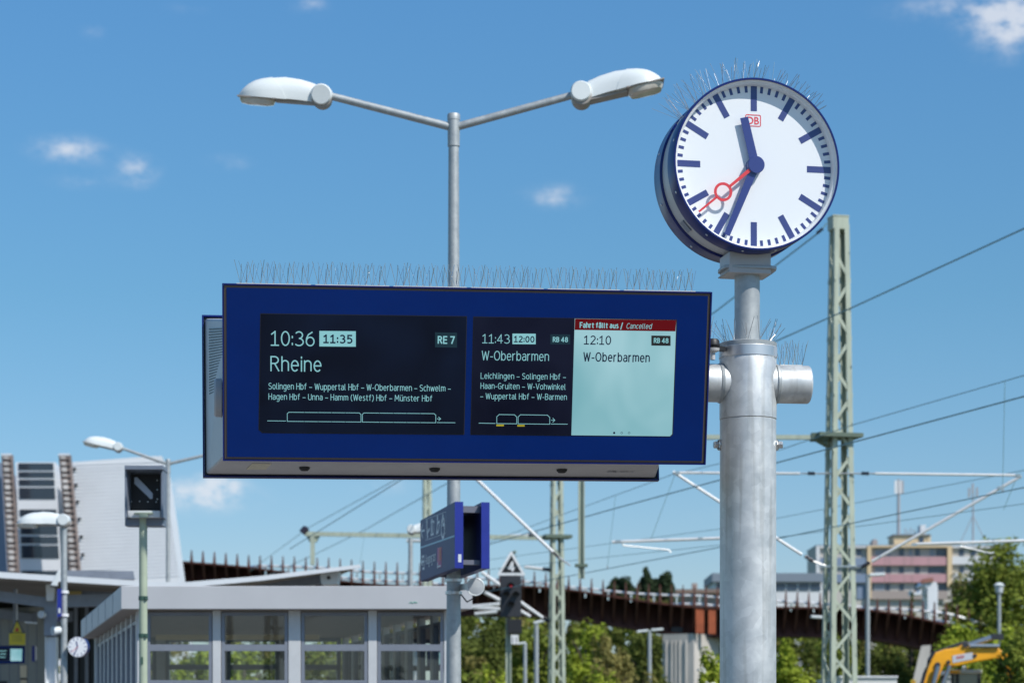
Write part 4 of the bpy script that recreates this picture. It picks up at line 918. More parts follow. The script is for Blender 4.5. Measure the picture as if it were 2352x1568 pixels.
tag(bs.build('edge_on_sign'), 'narrow blue direction board seen edge-on at the short lamp post', 'sign')
kw = thing('platform_kiosk', kp(60, 1568, 47), 'beige panelled building in the shade under the canopy', 'kiosk')
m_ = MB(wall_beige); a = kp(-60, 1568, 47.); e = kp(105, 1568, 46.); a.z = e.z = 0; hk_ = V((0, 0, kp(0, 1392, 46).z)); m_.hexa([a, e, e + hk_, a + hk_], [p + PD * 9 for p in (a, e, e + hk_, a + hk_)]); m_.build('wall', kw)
m_ = MB(can_beam)
for i in range(9): q = lerp(a, e, i / 8.) - PD * .004; m_.bar(q, q + hk_, .012, .008)
m_.build('panel_joint', kw)
m_ = MB(dark_m); a2, e2 = lerp(a, e, .02) - PD * .03, lerp(a, e, .46) - PD * .03; m_.hexa([a2, e2, e2 + V((0, 0, 2.75)), a2 + V((0, 0, 2.75))], [p + PD * .02 for p in (a2, e2, e2 + V((0, 0, 2.75)), a2 + V((0, 0, 2.75)))]); m_.build('doorway', kw)
m_ = MB(dark_m, can_beam); a3, e3 = kp(150, 1568, 46.2), kp(300, 1568, 45.6); a3.z = e3.z = 0; hk3 = V((0, 0, kp(0, 1385, 46).z)); m_.hexa([a3, e3, e3 + hk3, a3 + hk3], [p + PD * .2 for p in (a3, e3, e3 + hk3, a3 + hk3)]); m_.use(can_beam)
for i in range(7): q = lerp(a3, e3, i / 6.) - PD * .03; m_.bar(q, q + hk3, .07, .05)
m_.build('shade_front', kw)  # dark sheet put in for the shaded depth under the canopy
bsn = MB(way_edge); bsn.prism([kp(x, y, 45.5) for x, y in ((73, 1482), (80, 1482), (80, 1518), (73, 1518))], V((0, .06, 0))); bsn.use(white_p).prism([kp(x, y, 45.49) for x, y in ((80.6, 1481), (84, 1485), (84, 1512), (80.6, 1516))], V((0, .07, 0))); tag(bsn.build('call_point'), 'small blue call point on the beige kiosk wall', 'call point')
ws = thing('warning_sign', kp(40, 1450, 41.5), 'yellow triangular danger sign above a yellow text plate under the canopy', 'sign')
WQ = 41.5; m_ = MB(yellow_m); m_.prism([kp(x, y, WQ) for x, y in ((21.5, 1474.6 - 1.5), (57.5, 1474.6 - 1.5), (39, 1421))], V((0, .02, 0))); m_.build('triangle', ws)
m_ = MB(dark_m)
for (x0, y0), (x1, y1) in (((23, 1452), (56, 1452)), ((23, 1452), (39, 1424)), ((56, 1452), (39, 1424))): m_.bar(kp(x0, y0, WQ - .004), kp(x1, y1, WQ - .004), .006, .012)
m_.use(red_m).prism([kp(x, y, WQ - .006) for x, y in ((35, 1449), (43, 1449), (42, 1441), (36, 1441))], V((0, .004, 0))); m_.build('border', ws)
m_ = MB(yellow_m); m_.prism([kp(x, y, WQ - .003) for x, y in ((21, 1480), (58, 1480), (58, 1453.5), (21, 1453.5))], V((0, .015, 0))); m_.use(bezel_m)
for y in (1460, 1465, 1470): m_.bar(kp(28, y, WQ - .006), kp(51, y, WQ - .006), .003, .006)
m_.build('text_plate', ws)
hr = MB(can_white); hr.bar(kp(57, 1428, WQ), kp(85, 1430, WQ), .03, .03); hr.bar(kp(39, 1424, WQ + .1), kp(39, 1352, WQ + .1), .02, .02); hr.build('hanger', ws)
db2 = thing('departure_board', kp(20, 1500, 41.8), 'small distant blue departure board with one pale field, hung under the canopy', 'departure board')
m_ = MB(sign_blue); m_.prism([kp(x, y, 41.8) for x, y in ((-90, 1524), (57, 1522), (58, 1482), (-90, 1481))], V((-.1, .35, 0))); m_.build('housing', db2, bevel=.01)
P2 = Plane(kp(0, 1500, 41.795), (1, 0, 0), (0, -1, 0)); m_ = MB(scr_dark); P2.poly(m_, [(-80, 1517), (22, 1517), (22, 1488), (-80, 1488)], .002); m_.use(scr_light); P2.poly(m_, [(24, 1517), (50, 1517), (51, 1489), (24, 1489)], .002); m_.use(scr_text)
for y in (1494, 1501, 1508): P2.line(m_, [(-20 + y % 5, y), (14 - y % 3, y)], .012, .004)
m_.build('screen', db2)
m_ = MB(can_beam); m_.bar(kp(-40, 1482, 41.95), kp(-40, 1350, 41.95), .06, .06); m_.bar(kp(35, 1482, 41.95), kp(35, 1352, 41.95), .06, .06); m_.build('hanger', db2)
yl = MB(mat('lit_wall', (.72, .62, .45), .6)); yl.prism([kp(x, y, 45.4) for x, y in ((47, 1568), (61, 1568), (61, 1527), (46, 1527))], V((0, .05, 0))); yl.use(dark_m).prism([kp(x, y, 45.38) for x, y in ((46, 1556), (62, 1556), (62, 1560), (46, 1560))], V((0, .02, 0))); tag(yl.build('lit_wall_panel'), 'narrow cream panel beneath the small departure board with sunlight painted in', 'notice panel')  # bright sheet: sunlight on the wall is put into its colour
# small clock
c2p = kp(181, 1485, 32.9); ck2 = thing('station_clock', c2p, 'small far-off round station clock on the short lamp post beside the shelter', 'clock', R(-6))
r2 = 23.5 * mpp(32.9); m_ = MB(rim_blue); m_.lathe([(r2 * .97, .055), (r2, .05), (r2, -.05), (r2 * .97, -.055), (0, -.055)], (0, 0, 0), ax, 40); m_.build('casing', ck2, local=True)
m_ = MB(dial_w); m_.disc((0, -.056, 0), ax, r2 * .97, 40); yd = -.056; m_.use(mark_b)
for i in range(12): mark(m_, R(30 * i), r2 * .68, r2 * .9, .010, .001)
mark(m_, R(346), -.01, r2 * .55, .015, .004); mark(m_, R(203), -.01, r2 * .86, .011, .006); m_.use(hand_r); mark(m_, R(230), -.01, r2 * .8, .005, .008); m_.build('dial', ck2, local=True)
m_ = MB(can_white); m_.tube((-r2 * .98, 0, 0), (-r2 - .06, .12, 0), .022, .022, 10); m_.build('bracket', ck2, local=True)

# ------------------------------------------------------------ white stair tower
TY = 118.; tp_ = lambda x, y, Y=TY: at(x, y, Y)
tow = thing('stair_tower', (tp_(270, 1500).x, TY, 0), 'leaning white clad stair tower with slatted brown fins and dark window bands', 'tower')
def low(x, y, Y=TY): p = tp_(x, y, Y); return p
ext = V((-.6, 7., 0))
def down(pts, Y):                                              # run a leaning outline down to the ground
    return [tp_(x, y, Y) for x, y in pts]
m_ = MB(tower_w); m_.prism(down(((163, 1061), (352, 1047), (372, 1047), (372, 1052), (393, 1190), (410, 1318), (455, 1700), (205, 1700), (181, 1318)), TY), ext); m_.build('wall', tow)
m_ = MB(tower_seam)
for i in range(34):
    y = 1066 + i * 8.; yl_ = y + 2; m_.bar(tp_(166 + (y - 1061) * .072, yl_, TY - .012), tp_(372 + max(0, (y - 1052)) * .142, y - 9 if y > 1075 else y - 6, TY - .012), .02, .035)
m_.build('cladding_joint', tow)
m_ = MB(tower_w); m_.prism(down(((36, 1061), (128, 1061), (141, 1318), (168, 1700), (64, 1700), (45, 1318)), TY + .6), ext); m_.build('wall', tow)
rows = [(222, 262), (275, 308), (322, 358), (372, 440), (505, 545), (605, 657), (670, 712), (725, 803), (880, 930)]
for a_, b_ in rows:
    ya, yb_ = 980 + .375 * a_, 980 + .375 * b_; xl = lambda y: 42.5 + (y - 1063) * .030; xr_ = lambda y: 122.5 + (y - 1063) * .062
    m_ = MB(tower_win); m_.prism([tp_(xl(yb_), yb_, TY + .59), tp_(xr_(yb_), yb_, TY + .59), tp_(xr_(ya), ya, TY + .59), tp_(xl(ya), ya, TY + .59)], V((0, -.03, 0))); m_.build('window', tow)
for (xa, xb, xc, xd) in ((134, 160, 159, 183), (3, 26, 18, 41)):
    m_ = MB(fin_brown); m_.prism(down(((xa, 1043), (xb, 1043), (xd, 1316), (xd + 28, 1700), (xc + 28, 1700), (xc, 1316)), TY - 1.6), V((0, .5, 0)))
    for i in range(20):
        t = (i + .35) / 20.; y = 1046 + t * 270; xl2 = xa + (xc - xa) * t; xr2 = xb + (xd - xb) * t
        m_.use(fin_slat).bar(tp_(xl2 + 5, y, TY - 1.62), tp_(xl2 + 16, y, TY - 1.62), .1, .085 + .05 * (i % 3))
        m_.use(dark_m).bar(tp_(xl2 + 17, y + 6, TY - 1.61), tp_(xr2 - 1, y + 6, TY - 1.61), .06, .09)
    m_.use(tower_seam).prism(down(((xa, 1041), (xb, 1041), (xb, 1046), (xa, 1046)), TY - 1.63), V((0, .02, 0)))
    m_.build('slatted_fin', tow)
m_ = MB(bld_blue); m_.prism(down(((-14, 1062), (2.5, 1062), (17, 1316), (45, 1700), (-14, 1700)), TY - .5), ext); m_.build('side_wall', tow)
for x, y in ((171, 1076), (174.5, 1113), (178, 1151), (182, 1190), (186.5, 1231), (190, 1273)):
    m_ = MB(dark_m); m_.prism([tp_(x - 3, y + 2.5, TY), tp_(x + 4, y + 3, TY), tp_(x + 3, y - 3, TY), tp_(x - 2, y - 1, TY)], V((0, -.18, 0))); m_.build('wall_fixture', tow)

# ------------------------------------------------------------ rusty footbridge
BY = 150.
curve = [(385, 1288), (415, 1291), (500, 1297), (580, 1304), (660, 1315), (760, 1332), (860, 1343), (960, 1347), (1085, 1346), (1200, 1346), (1299, 1353), (1463, 1379), (1560, 1392), (1644, 1398), (1783, 1395), (1890, 1396), (1989, 1400), (2080, 1414), (2173, 1436), (2260, 1460), (2330, 1484)]
def cy(x):
    for (a, b_), (c_, d_) in zip(curve, curve[1:]):
        if a <= x <= c_: return b_ + (d_ - b_) * (x - a) / (c_ - a)
    return curve[0][1] if x < curve[0][0] else curve[-1][1]
UPS = [(385, 26), (580, 26), (760, 48), (950, 51), (1100, 39), (1300, 28), (1450, 36), (1600, 49), (1700, 44), (1800, 35), (2000, 26), (2090, 38), (2170, 49), (2340, 45)]
def ups(x):
    for (a, b_), (c_, d_) in zip(UPS, UPS[1:]):
        if a <= x <= c_: return b_ + (d_ - b_) * (x - a) / (c_ - a)
    return 40
def cys(x): return sum(cy(x + d) for d in (-40, -20, 0, 20, 40)) / 5
bp_ = lambda x, y, Y=BY: at(x, y, Y)
brg = thing('footbridge', bp_(1560, 1440), 'long rust-brown steel footbridge with pointed ribs and shining handrails', 'footbridge')
xs = [385 + i * 26 for i in range(76)]
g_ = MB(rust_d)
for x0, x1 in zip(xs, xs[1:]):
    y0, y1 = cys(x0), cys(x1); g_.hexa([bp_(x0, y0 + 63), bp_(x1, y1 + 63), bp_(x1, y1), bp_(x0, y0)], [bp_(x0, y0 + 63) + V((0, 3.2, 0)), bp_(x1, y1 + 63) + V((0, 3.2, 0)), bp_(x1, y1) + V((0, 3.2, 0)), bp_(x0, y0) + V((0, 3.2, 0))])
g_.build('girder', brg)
dk = MB(rust_d)                                               # the walkway slab reaches out over the girder and shades it
for x0, x1 in zip(xs, xs[1:]):
    a, e = bp_(x0, cys(x0)), bp_(x1, cys(x1)); dk.hexa([a + V((0, -1.5, -.10)), e + V((0, -1.5, -.10)), e + V((0, -1.5, 0)), a + V((0, -1.5, 0))], [a + V((0, -.004, -.10)), e + V((0, -.004, -.10)), e + V((0, -.004, 0)), a + V((0, -.004, 0))])
dk.build('walkway_edge', brg)
fl2 = MB(rust_d)
for x0, x1 in zip(xs, xs[1:]):
    fl2.bar(bp_(x0, cys(x0) + 64, BY - .15), bp_(x1, cys(x1) + 64, BY - .15), .55, .14)
fl2.build('flange', brg)
for i, x in enumerate(xs[1:-2]):
    y = cys(x + 9); up = ups(x)
    f_ = MB(rust_r); X_ = lambda dx: bp_(x + dx, y).x
    z_ = lambda dy: bp_(x, y + dy).z
    pf = [(-.05, 58), (-1.50, 6), (-1.56, 0), (-1.50, -up), (-1.40, -up), (-1.30, 0), (-.02, 2)]         # bracket outline, seen from the side
    wt_ = {58: .05, 6: .07, 0: .085, -up: .03, 2: .05}
    L_ = [V((X_(10) - wt_[d], BY + a, z_(d))) for a, d in pf]; R_ = [V((X_(10) + wt_[d], BY + a, z_(d))) for a, d in pf]; nn_ = len(pf)
    f_.add(L_ + R_, [tuple(range(nn_)), tuple(range(2 * nn_ - 1, nn_ - 1, -1))] + [(i_, nn_ + i_, nn_ + (i_ + 1) % nn_, (i_ + 1) % nn_) for i_ in range(nn_)]); f_.build('rib', brg)
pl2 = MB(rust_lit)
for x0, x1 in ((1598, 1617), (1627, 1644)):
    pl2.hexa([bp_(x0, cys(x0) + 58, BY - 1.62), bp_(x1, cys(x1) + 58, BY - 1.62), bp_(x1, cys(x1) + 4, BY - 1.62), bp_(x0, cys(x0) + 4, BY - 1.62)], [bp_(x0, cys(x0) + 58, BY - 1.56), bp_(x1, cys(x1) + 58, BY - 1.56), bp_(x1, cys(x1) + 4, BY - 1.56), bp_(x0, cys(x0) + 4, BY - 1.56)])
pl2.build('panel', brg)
for yo in (24, 43):
    r_ = MB(rail_m); r_.path([bp_(x, cys(x) - ups(x) + yo) + V((0, -1.30 if yo - ups(x) < -2 else .5, 0)) for x in xs[1:-1]], .075, 8); r_.build('handrail', brg)
for x in xs[1:-1:2]: MB(mat('rail_post_polished', (.92, .91, .90), .10, 1.)).tube(bp_(x - 4, cys(x) - ups(x) + 44) + V((0, -1.25 if ups(x) > 30 else .5, 0)), bp_(x - 4, cys(x) - ups(x) + 22) + V((0, -1.25 if ups(x) > 30 else .5, 0)), .075, .075, 12).build('rail_post', brg)
pr = thing('bridge_pier', bp_(1560, 1568, 150), 'broad grooved concrete pier carrying the rusty footbridge', 'bridge pier')
P0 = bp_(1522, 1458, 149.5); P1 = bp_(1594, 1454, 148.6); P2_ = bp_(1652, 1453, 150.6); gz0 = V((0, 0, -.9))
def gq(p): return V((p.x, p.y, -.9))
m_ = MB(conc); P3 = P0 + (P2_ - P1); q = [gq(P0), gq(P1), gq(P2_), gq(P3)]; zt2 = P1.z; m_.prism(q, V((0, 0, zt2 + .9)));
for f_ in (.12, .3, .42, .55, .75): a = lerp(P0, P1, f_); m_.bar(V((a.x, a.y - .02, -.9)), V((a.x, a.y - .02, zt2 - .4)), .10, .12)
m_.build('shaft', pr)
m_ = MB(dark_m)
for f_ in (.25, .75): a = lerp(P0, P2_, f_); m_.box((a.x, a.y + .2, zt2 + .22), (.7, .7, .45))
m_.build('bearing', pr)
ab = MB(conc); a = at(2058, 1700, 142); ab.hexa([gq(at(2040, 1600, 140)), gq(at(2110, 1600, 140)), bp_(2138, 1480, 140), bp_(2116, 1482, 140)], [gq(at(2040, 1600, 144)), gq(at(2110, 1600, 144)), bp_(2138, 1480, 144), bp_(2116, 1482, 144)]); tag(ab.build('bridge_pier'), 'slanting concrete prop under the bridge end behind the excavator', 'bridge pier')

# ------------------------------------------------------------ lattice masts with catenary gear
def lattice(parent, X, Y, w_top, w_bot, zt_, yaw, panel, leg, m=mast_g):
    Rz = Matrix.Rotation(yaw, 3, 'Z'); c = V((X, Y, 0)); wz = lambda z: w_bot + (w_top - w_bot) * z / zt_
    cor = lambda sx, sy, z: c + Rz @ V((sx * wz(z) / 2, sy * wz(z) / 2, z))
    lg = MB(m)
    for sx in (-1, 1):
        for sy in (-1, 1):
            a, e = cor(sx, sy, -.8), cor(sx, sy, zt_); t = leg / 8
            lg.bar(a + Rz @ V((-sx * leg / 2, 0, 0)), e + Rz @ V((-sx * leg / 2, 0, 0)), leg, t, up=Rz @ V((0, 1, 0)))
            lg.bar(a + Rz @ V((0, -sy * leg / 2, 0)), e + Rz @ V((0, -sy * leg / 2, 0)), t, leg, up=Rz @ V((0, 1, 0)))
    lg.build('legs' if False else 'corner_angle', parent)
    lc_ = MB(m); z = -.4; k_ = 0
    while z + panel < zt_ - .1:
        s = 1 if k_ % 2 else -1
        for (fx0, fy0, fx1, fy1) in ((-1, -1, 1, -1), (1, -1, 1, 1), (1, 1, -1, 1), (-1, 1, -1, -1)):
            a = cor(fx0, fy0, z) if s > 0 else cor(fx1, fy1, z); e = cor(fx1, fy1, z + panel) if s > 0 else cor(fx0, fy0, z + panel)
            d = ((c + V((0, 0, z))) - (a + e) / 2); d.z = 0; lc_.bar(a + d * .06, e + d * .06, leg * .62, .012, up=d.normalized() if abs(d.normalized().z) < .9 else (0, 0, 1))
        z += panel; k_ += 1
    lc_.build('lacing', parent)
    return cor
def tubes(parent, name, m, segs, r, n=10):
    mb = MB(m)
    for a, e in segs: mb.tube(a, e, r, r, n)
    return mb.build(name, parent)
def insulator(parent, a, e, r=.05):
    a, e = V(a), V(e); mb = MB(insul); n = 5; d = (e - a).normalized(); L_ = (e - a).length; prof = [(r * .45, 0)]
    for i in range(n): t = L_ * (i + .2) / n; prof += [(r * .5, t), (r, t + L_ * .25 / n), (r, t + L_ * .4 / n), (r * .5, t + L_ * .65 / n)]
    prof.append((r * .45, L_)); mb.lathe(prof, a, d, 12); mb.build('insulator', parent)
Y1 = 42.; X1 = (1931 - CX) * mpp(Y1); q1 = lambda x, y: at(x, y, Y1)
ma = thing('catenary_mast', (X1, Y1 + .15, -.8), 'tall green lattice overhead-line mast beside the clock mast', 'mast', 0, 'overhead line masts')
cor = lattice(ma, X1, Y1 + .18, .262, .55, q1(0, 512).z, R(13), .50, .085)
m_ = MB(mast_g); m_.box((X1 - .02, Y1 + .18, q1(0, 508).z), (.285, .285, .24), Matrix.Rotation(R(13), 3, 'Z')); m_.box((X1 - .02, Y1 + .18, q1(0, 494).z), (.30, .30, .02), Matrix.Rotation(R(13), 3, 'Z')); m_.build('cap', ma)
m_ = MB(mast_dk); zc = q1(0, 1002).z; m_.box((X1 - .07, Y1 + .16, zc + .02), (.80, .62, .07), Matrix.Rotation(R(13), 3, 'Z')); m_.box((X1 - .36, Y1 + .1, zc + .0), (.30, .34, .12)); m_.prism([q1(1866, 1003), q1(1900, 1003), q1(1900, 1022)], V((0, .3, 0))); m_.build('bracket_plate', ma)
m_ = MB(mast_g); m_.bar(q1(1868, 1004), q1(1322, 1003), .10, .075); m_.build('boom', ma)
m_ = MB(mast_g); a = q1(1335.5, 985); e = q1(1335.5, 1328); m_.box((a + e) / 2 + V((.045, 0, 0)), (.022, .11, a.z - e.z)); m_.box((a + e) / 2 - V((.045, 0, 0)), (.022, .11, a.z - e.z)); m_.box((a + e) / 2, (.068, .012, a.z - e.z)); m_.build('drop_post', ma)
segs = [(q1(2010, 1087), q1(2338, 1091)), (q1(2002, 1289), q1(2345, 1093)), (q1(2102, 1249), q1(2420, 1239)),
        (q1(1560, 1085), q1(1838, 1087)), (q1(1546, 1083), q1(1842, 1273)), (q1(1406, 1244), q1(1775, 1231))]
for i, (a, e) in enumerate(segs):
    tubes(ma, 'arm_tube', tube_w, [(a, e)], .028 if i % 3 else .024)
for (a, e) in ((q1(1978, 1086.5), q1(1996, 1087)), (q1(1855, 1086.5), q1(1872, 1087)), (q1(1978, 1302), q1(1998, 1291)), (q1(1848, 1276), q1(1868, 1288))): insulator(ma, a, e, .042)
m_ = MB(bolt_m); m_.tube(q1(1840, 1087), q1(2012, 1087), .014, .014, 8); m_.tube(q1(1868, 1288), q1(1900, 1300), .014, .014, 8); m_.tube(q1(1978, 1302), q1(1955, 1306), .016, .016, 8); m_.bar(q1(1880, 1300), q1(1968, 1300), .05, .03)
m_.build('fixing_rod', ma)
for x, y in ((2338, 1091), (1555, 1086), (2296, 1120), (1420, 1243), (2100, 1250), (2288, 1246), (1609, 1237)): MB(bolt_m).box(q1(x, y), (.08, .07, .05)).build('fitting', ma)
m_ = MB(tube_w); m_.path([q1(2215, 1249), q1(2205, 1254), q1(2275, 1270), q1(2283, 1268)], .014, 8); m_.build('steady_arm', ma)
m_ = MB(tube_w); m_.path([q1(1428, 1244), q1(1432, 1252), q1(1536, 1262), q1(1541, 1268)], .013, 8); m_.build('steady_arm', ma)
tubes(ma, 'tie_wire', cable_m, [(q1(1550, 1090), q1(1495, 1238)), (q1(2335, 1096), q1(2305, 1170))], .006, 6)
segs = [(at(1092, 1097, Y1), at(1270, 1267, Y1))]; tubes(ma, 'arm_tube', tube_w, segs, .031); tubes(ma, 'tie_rod', bolt_m, [(at(1282, 1278, Y1), at(1310, 1298, Y1))], .016); insulator(ma, at(1269, 1266, Y1), at(1284, 1280, Y1), .036)
m_ = MB(mast_dk); m_.box(q1(1335, 1298), (.22, .16, .05)); m_.build('clamp', ma)
tubes(ma, 'tie_wire', cable_m, [(q1(1887, 528), q1(1899, 512))], .012, 6); insulator(ma, q1(1876, 536), q1(1890, 525), .035)

Y2 = 75.; q2 = lambda x, y: at(x, y, Y2); X2 = (1279 - CX) * mpp(Y2)
mb2 = thing('catenary_mast', (X2, Y2, -.8), 'green lattice mast below the departure board, behind the railway signal', 'mast', 0, 'overhead line masts')
lattice(mb2, X2, Y2, .27, .50, 12.2, R(13), .62, .10)
m_ = MB(mast_dk); m_.box((X2, Y2, q2(0, 1232).z), (.85, .6, .10), Matrix.Rotation(R(13), 3, 'Z')); m_.build('bracket_plate', mb2)
m_ = MB(mast_g); m_.bar(q2(1262, 1235), q2(700, 1225), .12, .13); m_.build('boom', mb2)
m_ = MB(mast_g); m_.box(q2(718, 1262), (.13, .13, .95)); m_.prism([q2(703, 1230), q2(734, 1230), q2(726, 1244), q2(711, 1244)], V((0, .2, 0))); m_.use(insul).lathe([(.12, 0), (.12, .2), (.05, .25)], q2(694, 1224), (.4, 0, 0.5), 12); m_.build('drop_post', mb2)
for a, e in ((q2(1126, 1233), q2(1214, 1229)), (q2(934, 1241), q2(1000, 1241)), (q2(1204, 1301), q2(1246, 1306)), (q2(1106, 1313), q2(1150, 1344)), (q2(1112, 1359), q2(1150, 1378)), (q2(1192, 1379), q2(1247, 1418)), (q2(1084, 1392), q2(1150, 1386)), (q2(1084, 1394), q2(1150, 1398)), (q2(1090, 1409), q2(1142, 1404)), (q2(1196, 1402), q2(1218, 1415))): tubes(mb2, 'arm_tube', tube_w, [(a, e)], .055 if a.x < 0 else .052)
for a, e in ((q2(1214, 1229), q2(1235, 1227)), (q2(1246, 1306), q2(1266, 1308)), (q2(1246, 1417), q2(1262, 1428))): insulator(mb2, a, e, .09)
Y3 = 92.; X3 = (981 - CX) * mpp(Y3); mc = thing('catenary_mast', (X3, Y3, -.8), 'far slim lattice mast showing just under the departure board behind the lamp post', 'mast', 0, 'overhead line masts'); lattice(mc, X3, Y3, .27, .36, 13., R(13), .62, .11)

# ------------------------------------------------------------ overhead wires
def wire(label, pts, z, r, drops=(), ext0=16., ext1=6.):
    P = [at(x, y, (z - CAMZ) * F / (HY - y)) for x, y in pts]
    P = [P[0] + (P[0] - P[1]).normalized() * ext0] + P + [P[-1] + (P[-1] - P[-2]).normalized() * ext1]
    o = MB(cable_m).path(P, r * .78, 6).build('overhead_wire'); tag(o, label, 'overhead wire', 'overhead line wires')
    for (x0, y0), (x1, y1), zz_ in drops:
        Y = (z - CAMZ) * F / (HY - y0); MB(cable_m).tube(at(x0, y0, Y), at(x1, y1, Y), .005, .005, 5).build('dropper', o)
        MB(bolt_m).box(at(x1, y1, Y), (.03, .05, .05)).build('dropper_clamp', o)
wire('highest thick wire, crossing the lattice mast well above its bracket', [(2352, 525), (1960, 705), (1785, 782), (1024, 1111), (838, 1216), (730, 1269), (655, 1303)], 8.5, .0145, drops=[((838, 1216), (828, 1290), 0)])
wire('wire running down from the top of the tall lattice mast past the clock foot', [(1878, 536), (1640, 718), (913, 1099), (707, 1212), (600, 1291)], 10.45, .0165, ext0=0.)
wire('carrier wire meeting the mast bracket, with hanging droppers', [(2352, 862), (1960, 975), (1797, 1031), (1545, 1089), (1292, 1181), (1127, 1243)], 6.7, .0085, drops=[((2308, 875), (2303, 1123), 0), ((1414, 1137), (1395, 1301), 0)])
wire('thick wire passing just below the mast bracket and behind the clock mast', [(2352, 910), (1785, 1062), (1653, 1102), (1409, 1168), (1135, 1246)], 5.75, .0125)
wire('contact wire crossing the mast above the slanting arm, lowest on the mast', [(2352, 1119), (1783, 1237), (1653, 1253 + 3), (1292, 1325)], 5.0, .0105)
wire('thin wire meeting the outer end of the mast arm', [(2288, 1092), (1783, 1190), (1653, 1214), (1292, 1262)], 6.3, .008)
wire('thin lower wire running in front of the apartment block', [(2340, 1158), (1783, 1234), (1653, 1251), (1340, 1284)], 5.4, .0075)
wire('short wire running up from the far drop post, lower of the two parallel ones', [(925, 1099), (732, 1219)], 7.0, .013, ext0=20.)

# ------------------------------------------------------------ railway signal with speed triangle
ZY = 60.; q3 = lambda x, y, Y=ZY: at(x, y, Y)
rs_ = thing('railway_signal', q3(1168, 1700), 'dark railway signal with a red light under a black triangle showing 4', 'signal')
m_ = MB(mast_g); a = q3(1168, 1410); m_.box((a.x - .055, ZY + .2, a.z / 2 - .4), (.03, .14, a.z + .8)); m_.box((a.x + .055, ZY + .2, a.z / 2 - .4), (.03, .14, a.z + .8)); m_.box((a.x, ZY + .2, a.z / 2 - .4), (.08, .012, a.z + .8)); m_.build('post', rs_)
m_ = MB(mat('signal_case', (.03, .032, .038), .5, var=.08)); m_.prism([q3(1150, 1416), q3(1197, 1416), q3(1197, 1321), q3(1150, 1321)], V((0, .12, 0))); m_.build('signal_board', rs_, bevel=.01)
m_ = MB(white_p); m_.prism([q3(x, y) for x, y in ((1143, 1318), (1146, 1320.5), (1203, 1320.5), (1206, 1318), (1176, 1266), (1172.5, 1266))], V((0, .03, 0))); m_.use(black_m).prism([q3(x, y, ZY - .004) for x, y in ((1151, 1314.5), (1198, 1314.5), (1174.5, 1274))], V((0, .003, 0)))
m_.use(white_p); P3_ = Plane(q3(1174, 1300, ZY - .009), (1, 0, 0), (0, -1, 0)); P3_.text(m_, '4', 1167.5, 1312, 1182, 24, 0., bold=True); m_.build('speed_triangle', rs_)
m_ = MB(dark_m); 
for x, y in ((1173, 1345), (1163, 1365), (1185, 1365), (1174, 1388)): m_.lathe([(.085, 0), (.095, .22), (.08, .20), (.07, 0)], q3(x, y), (0, -1, -.1), 18, a0=0, a1=math.pi)
m_.build('visor', rs_)
m_ = MB(mat('red_light', (.2, .005, .005), .3, emit=(.35, .004, .01), emit_s=1.)); m_.lathe([(.03, 0), (.02, .02), (0, .025)], q3(1174, 1346), (0, -1, 0), 16); m_.build('red_lamp', rs_)
m_ = MB(dark_m); m_.prism([q3(1167, 1454), q3(1198, 1454), q3(1199, 1421), q3(1166, 1421)], V((0, .25, 0))); m_.build('lower_lamp', rs_, bevel=.01)
m_ = MB(white_p); m_.prism([q3(1174, 1478), q3(1191, 1478), q3(1191, 1457), q3(1174, 1457)], V((0, .03, 0))); m_.use(dark_m); P3_.o = q3(1180, 1470, ZY - .004); P3_.line(m_, [(1178, 1463), (1178, 1474)], .02, 0); P3_.line(m_, [(1186, 1463), (1186, 1474)], .02, 0); m_.build('number_plate', rs_)
m_ = MB(dark_m); m_.bar(q3(1150, 1322, ZY + .06), q3(1150, 1416, ZY + .06), .03, .05); m_.build('rear_frame', rs_)

# ------------------------------------------------------------ slim street lamps in the distance
def slim_lamp(x, ytop, Y, r, heads, label, m=galv2):
    p = at(x, ytop, Y); t = thing('street_lamp', (p.x, Y, -.9), label, 'street lamp', 0, 'slim distant street lamps')
    MB(m).lathe([(r * 1.15, -.9), (r, p.z), (0, p.z + .01)], (p.x, Y, 0), n=14).build('pole', t)
    for x0, y0, x1, y1, hh in heads:
        mb = MB(lamp_w); a, e = at(x0, y0, Y), at(x1, y1, Y); mb.bar(a, e, hh * 2.2, hh); mb.build('lamp_head', t, bevel=hh * .3)
slim_lamp(1492, 1446, 95., .075, [(1462, 1450, 1488, 1447, .09), (1496, 1446, 1523, 1444, .09)], 'slim lamp post with two flat heads before the bridge pier')
slim_lamp(1993, 1319, 100., .085, [(1996, 1320, 2032, 1318, .12)], 'slim tall lamp post with one flat arm in front of the apartment block')
slim_lamp(1893, 1417, 110., .08, [(1862, 1415, 1889, 1417, .13)], 'lamp post half hidden behind the tall lattice mast, its flat head reaching past it')
slim_lamp(1232, 1428, 80., .075, [(1225, 1430, 1252, 1424, .09)], 'grey lamp post between the railway signal and the lattice mast')
slim_lamp(1206, 1476, 72., .055, [(1190, 1477, 1208, 1475, .06)], 'thin grey post directly behind the railway signal')
pt = thing('street_lamp', at(2296, 1600, 90), 'post-top lamp with a conical hood before the dark tree', 'street lamp'); Yp = 90.; p = at(2295, 1385, Yp)
MB(galv2).lathe([(.08, -.9), (.065, at(0, 1363, Yp).z)], (p.x, Yp, 0), n=14).build('pole', pt)
zl = lambda y: at(0, y, Yp).z
MB(mat('lamp_lantern', (.55, .58, .62), .3)).lathe([(.07, zl(1364)), (.13, zl(1360)), (.165, zl(1345))], (p.x, Yp, 0), n=20).build('lantern', pt)
MB(lamp_w).lathe([(.20, zl(1344.6)), (.21, zl(1343.5)), (.09, zl(1338)), (0, zl(1336.5))], (p.x, Yp, 0), n=20).build('hood', pt)

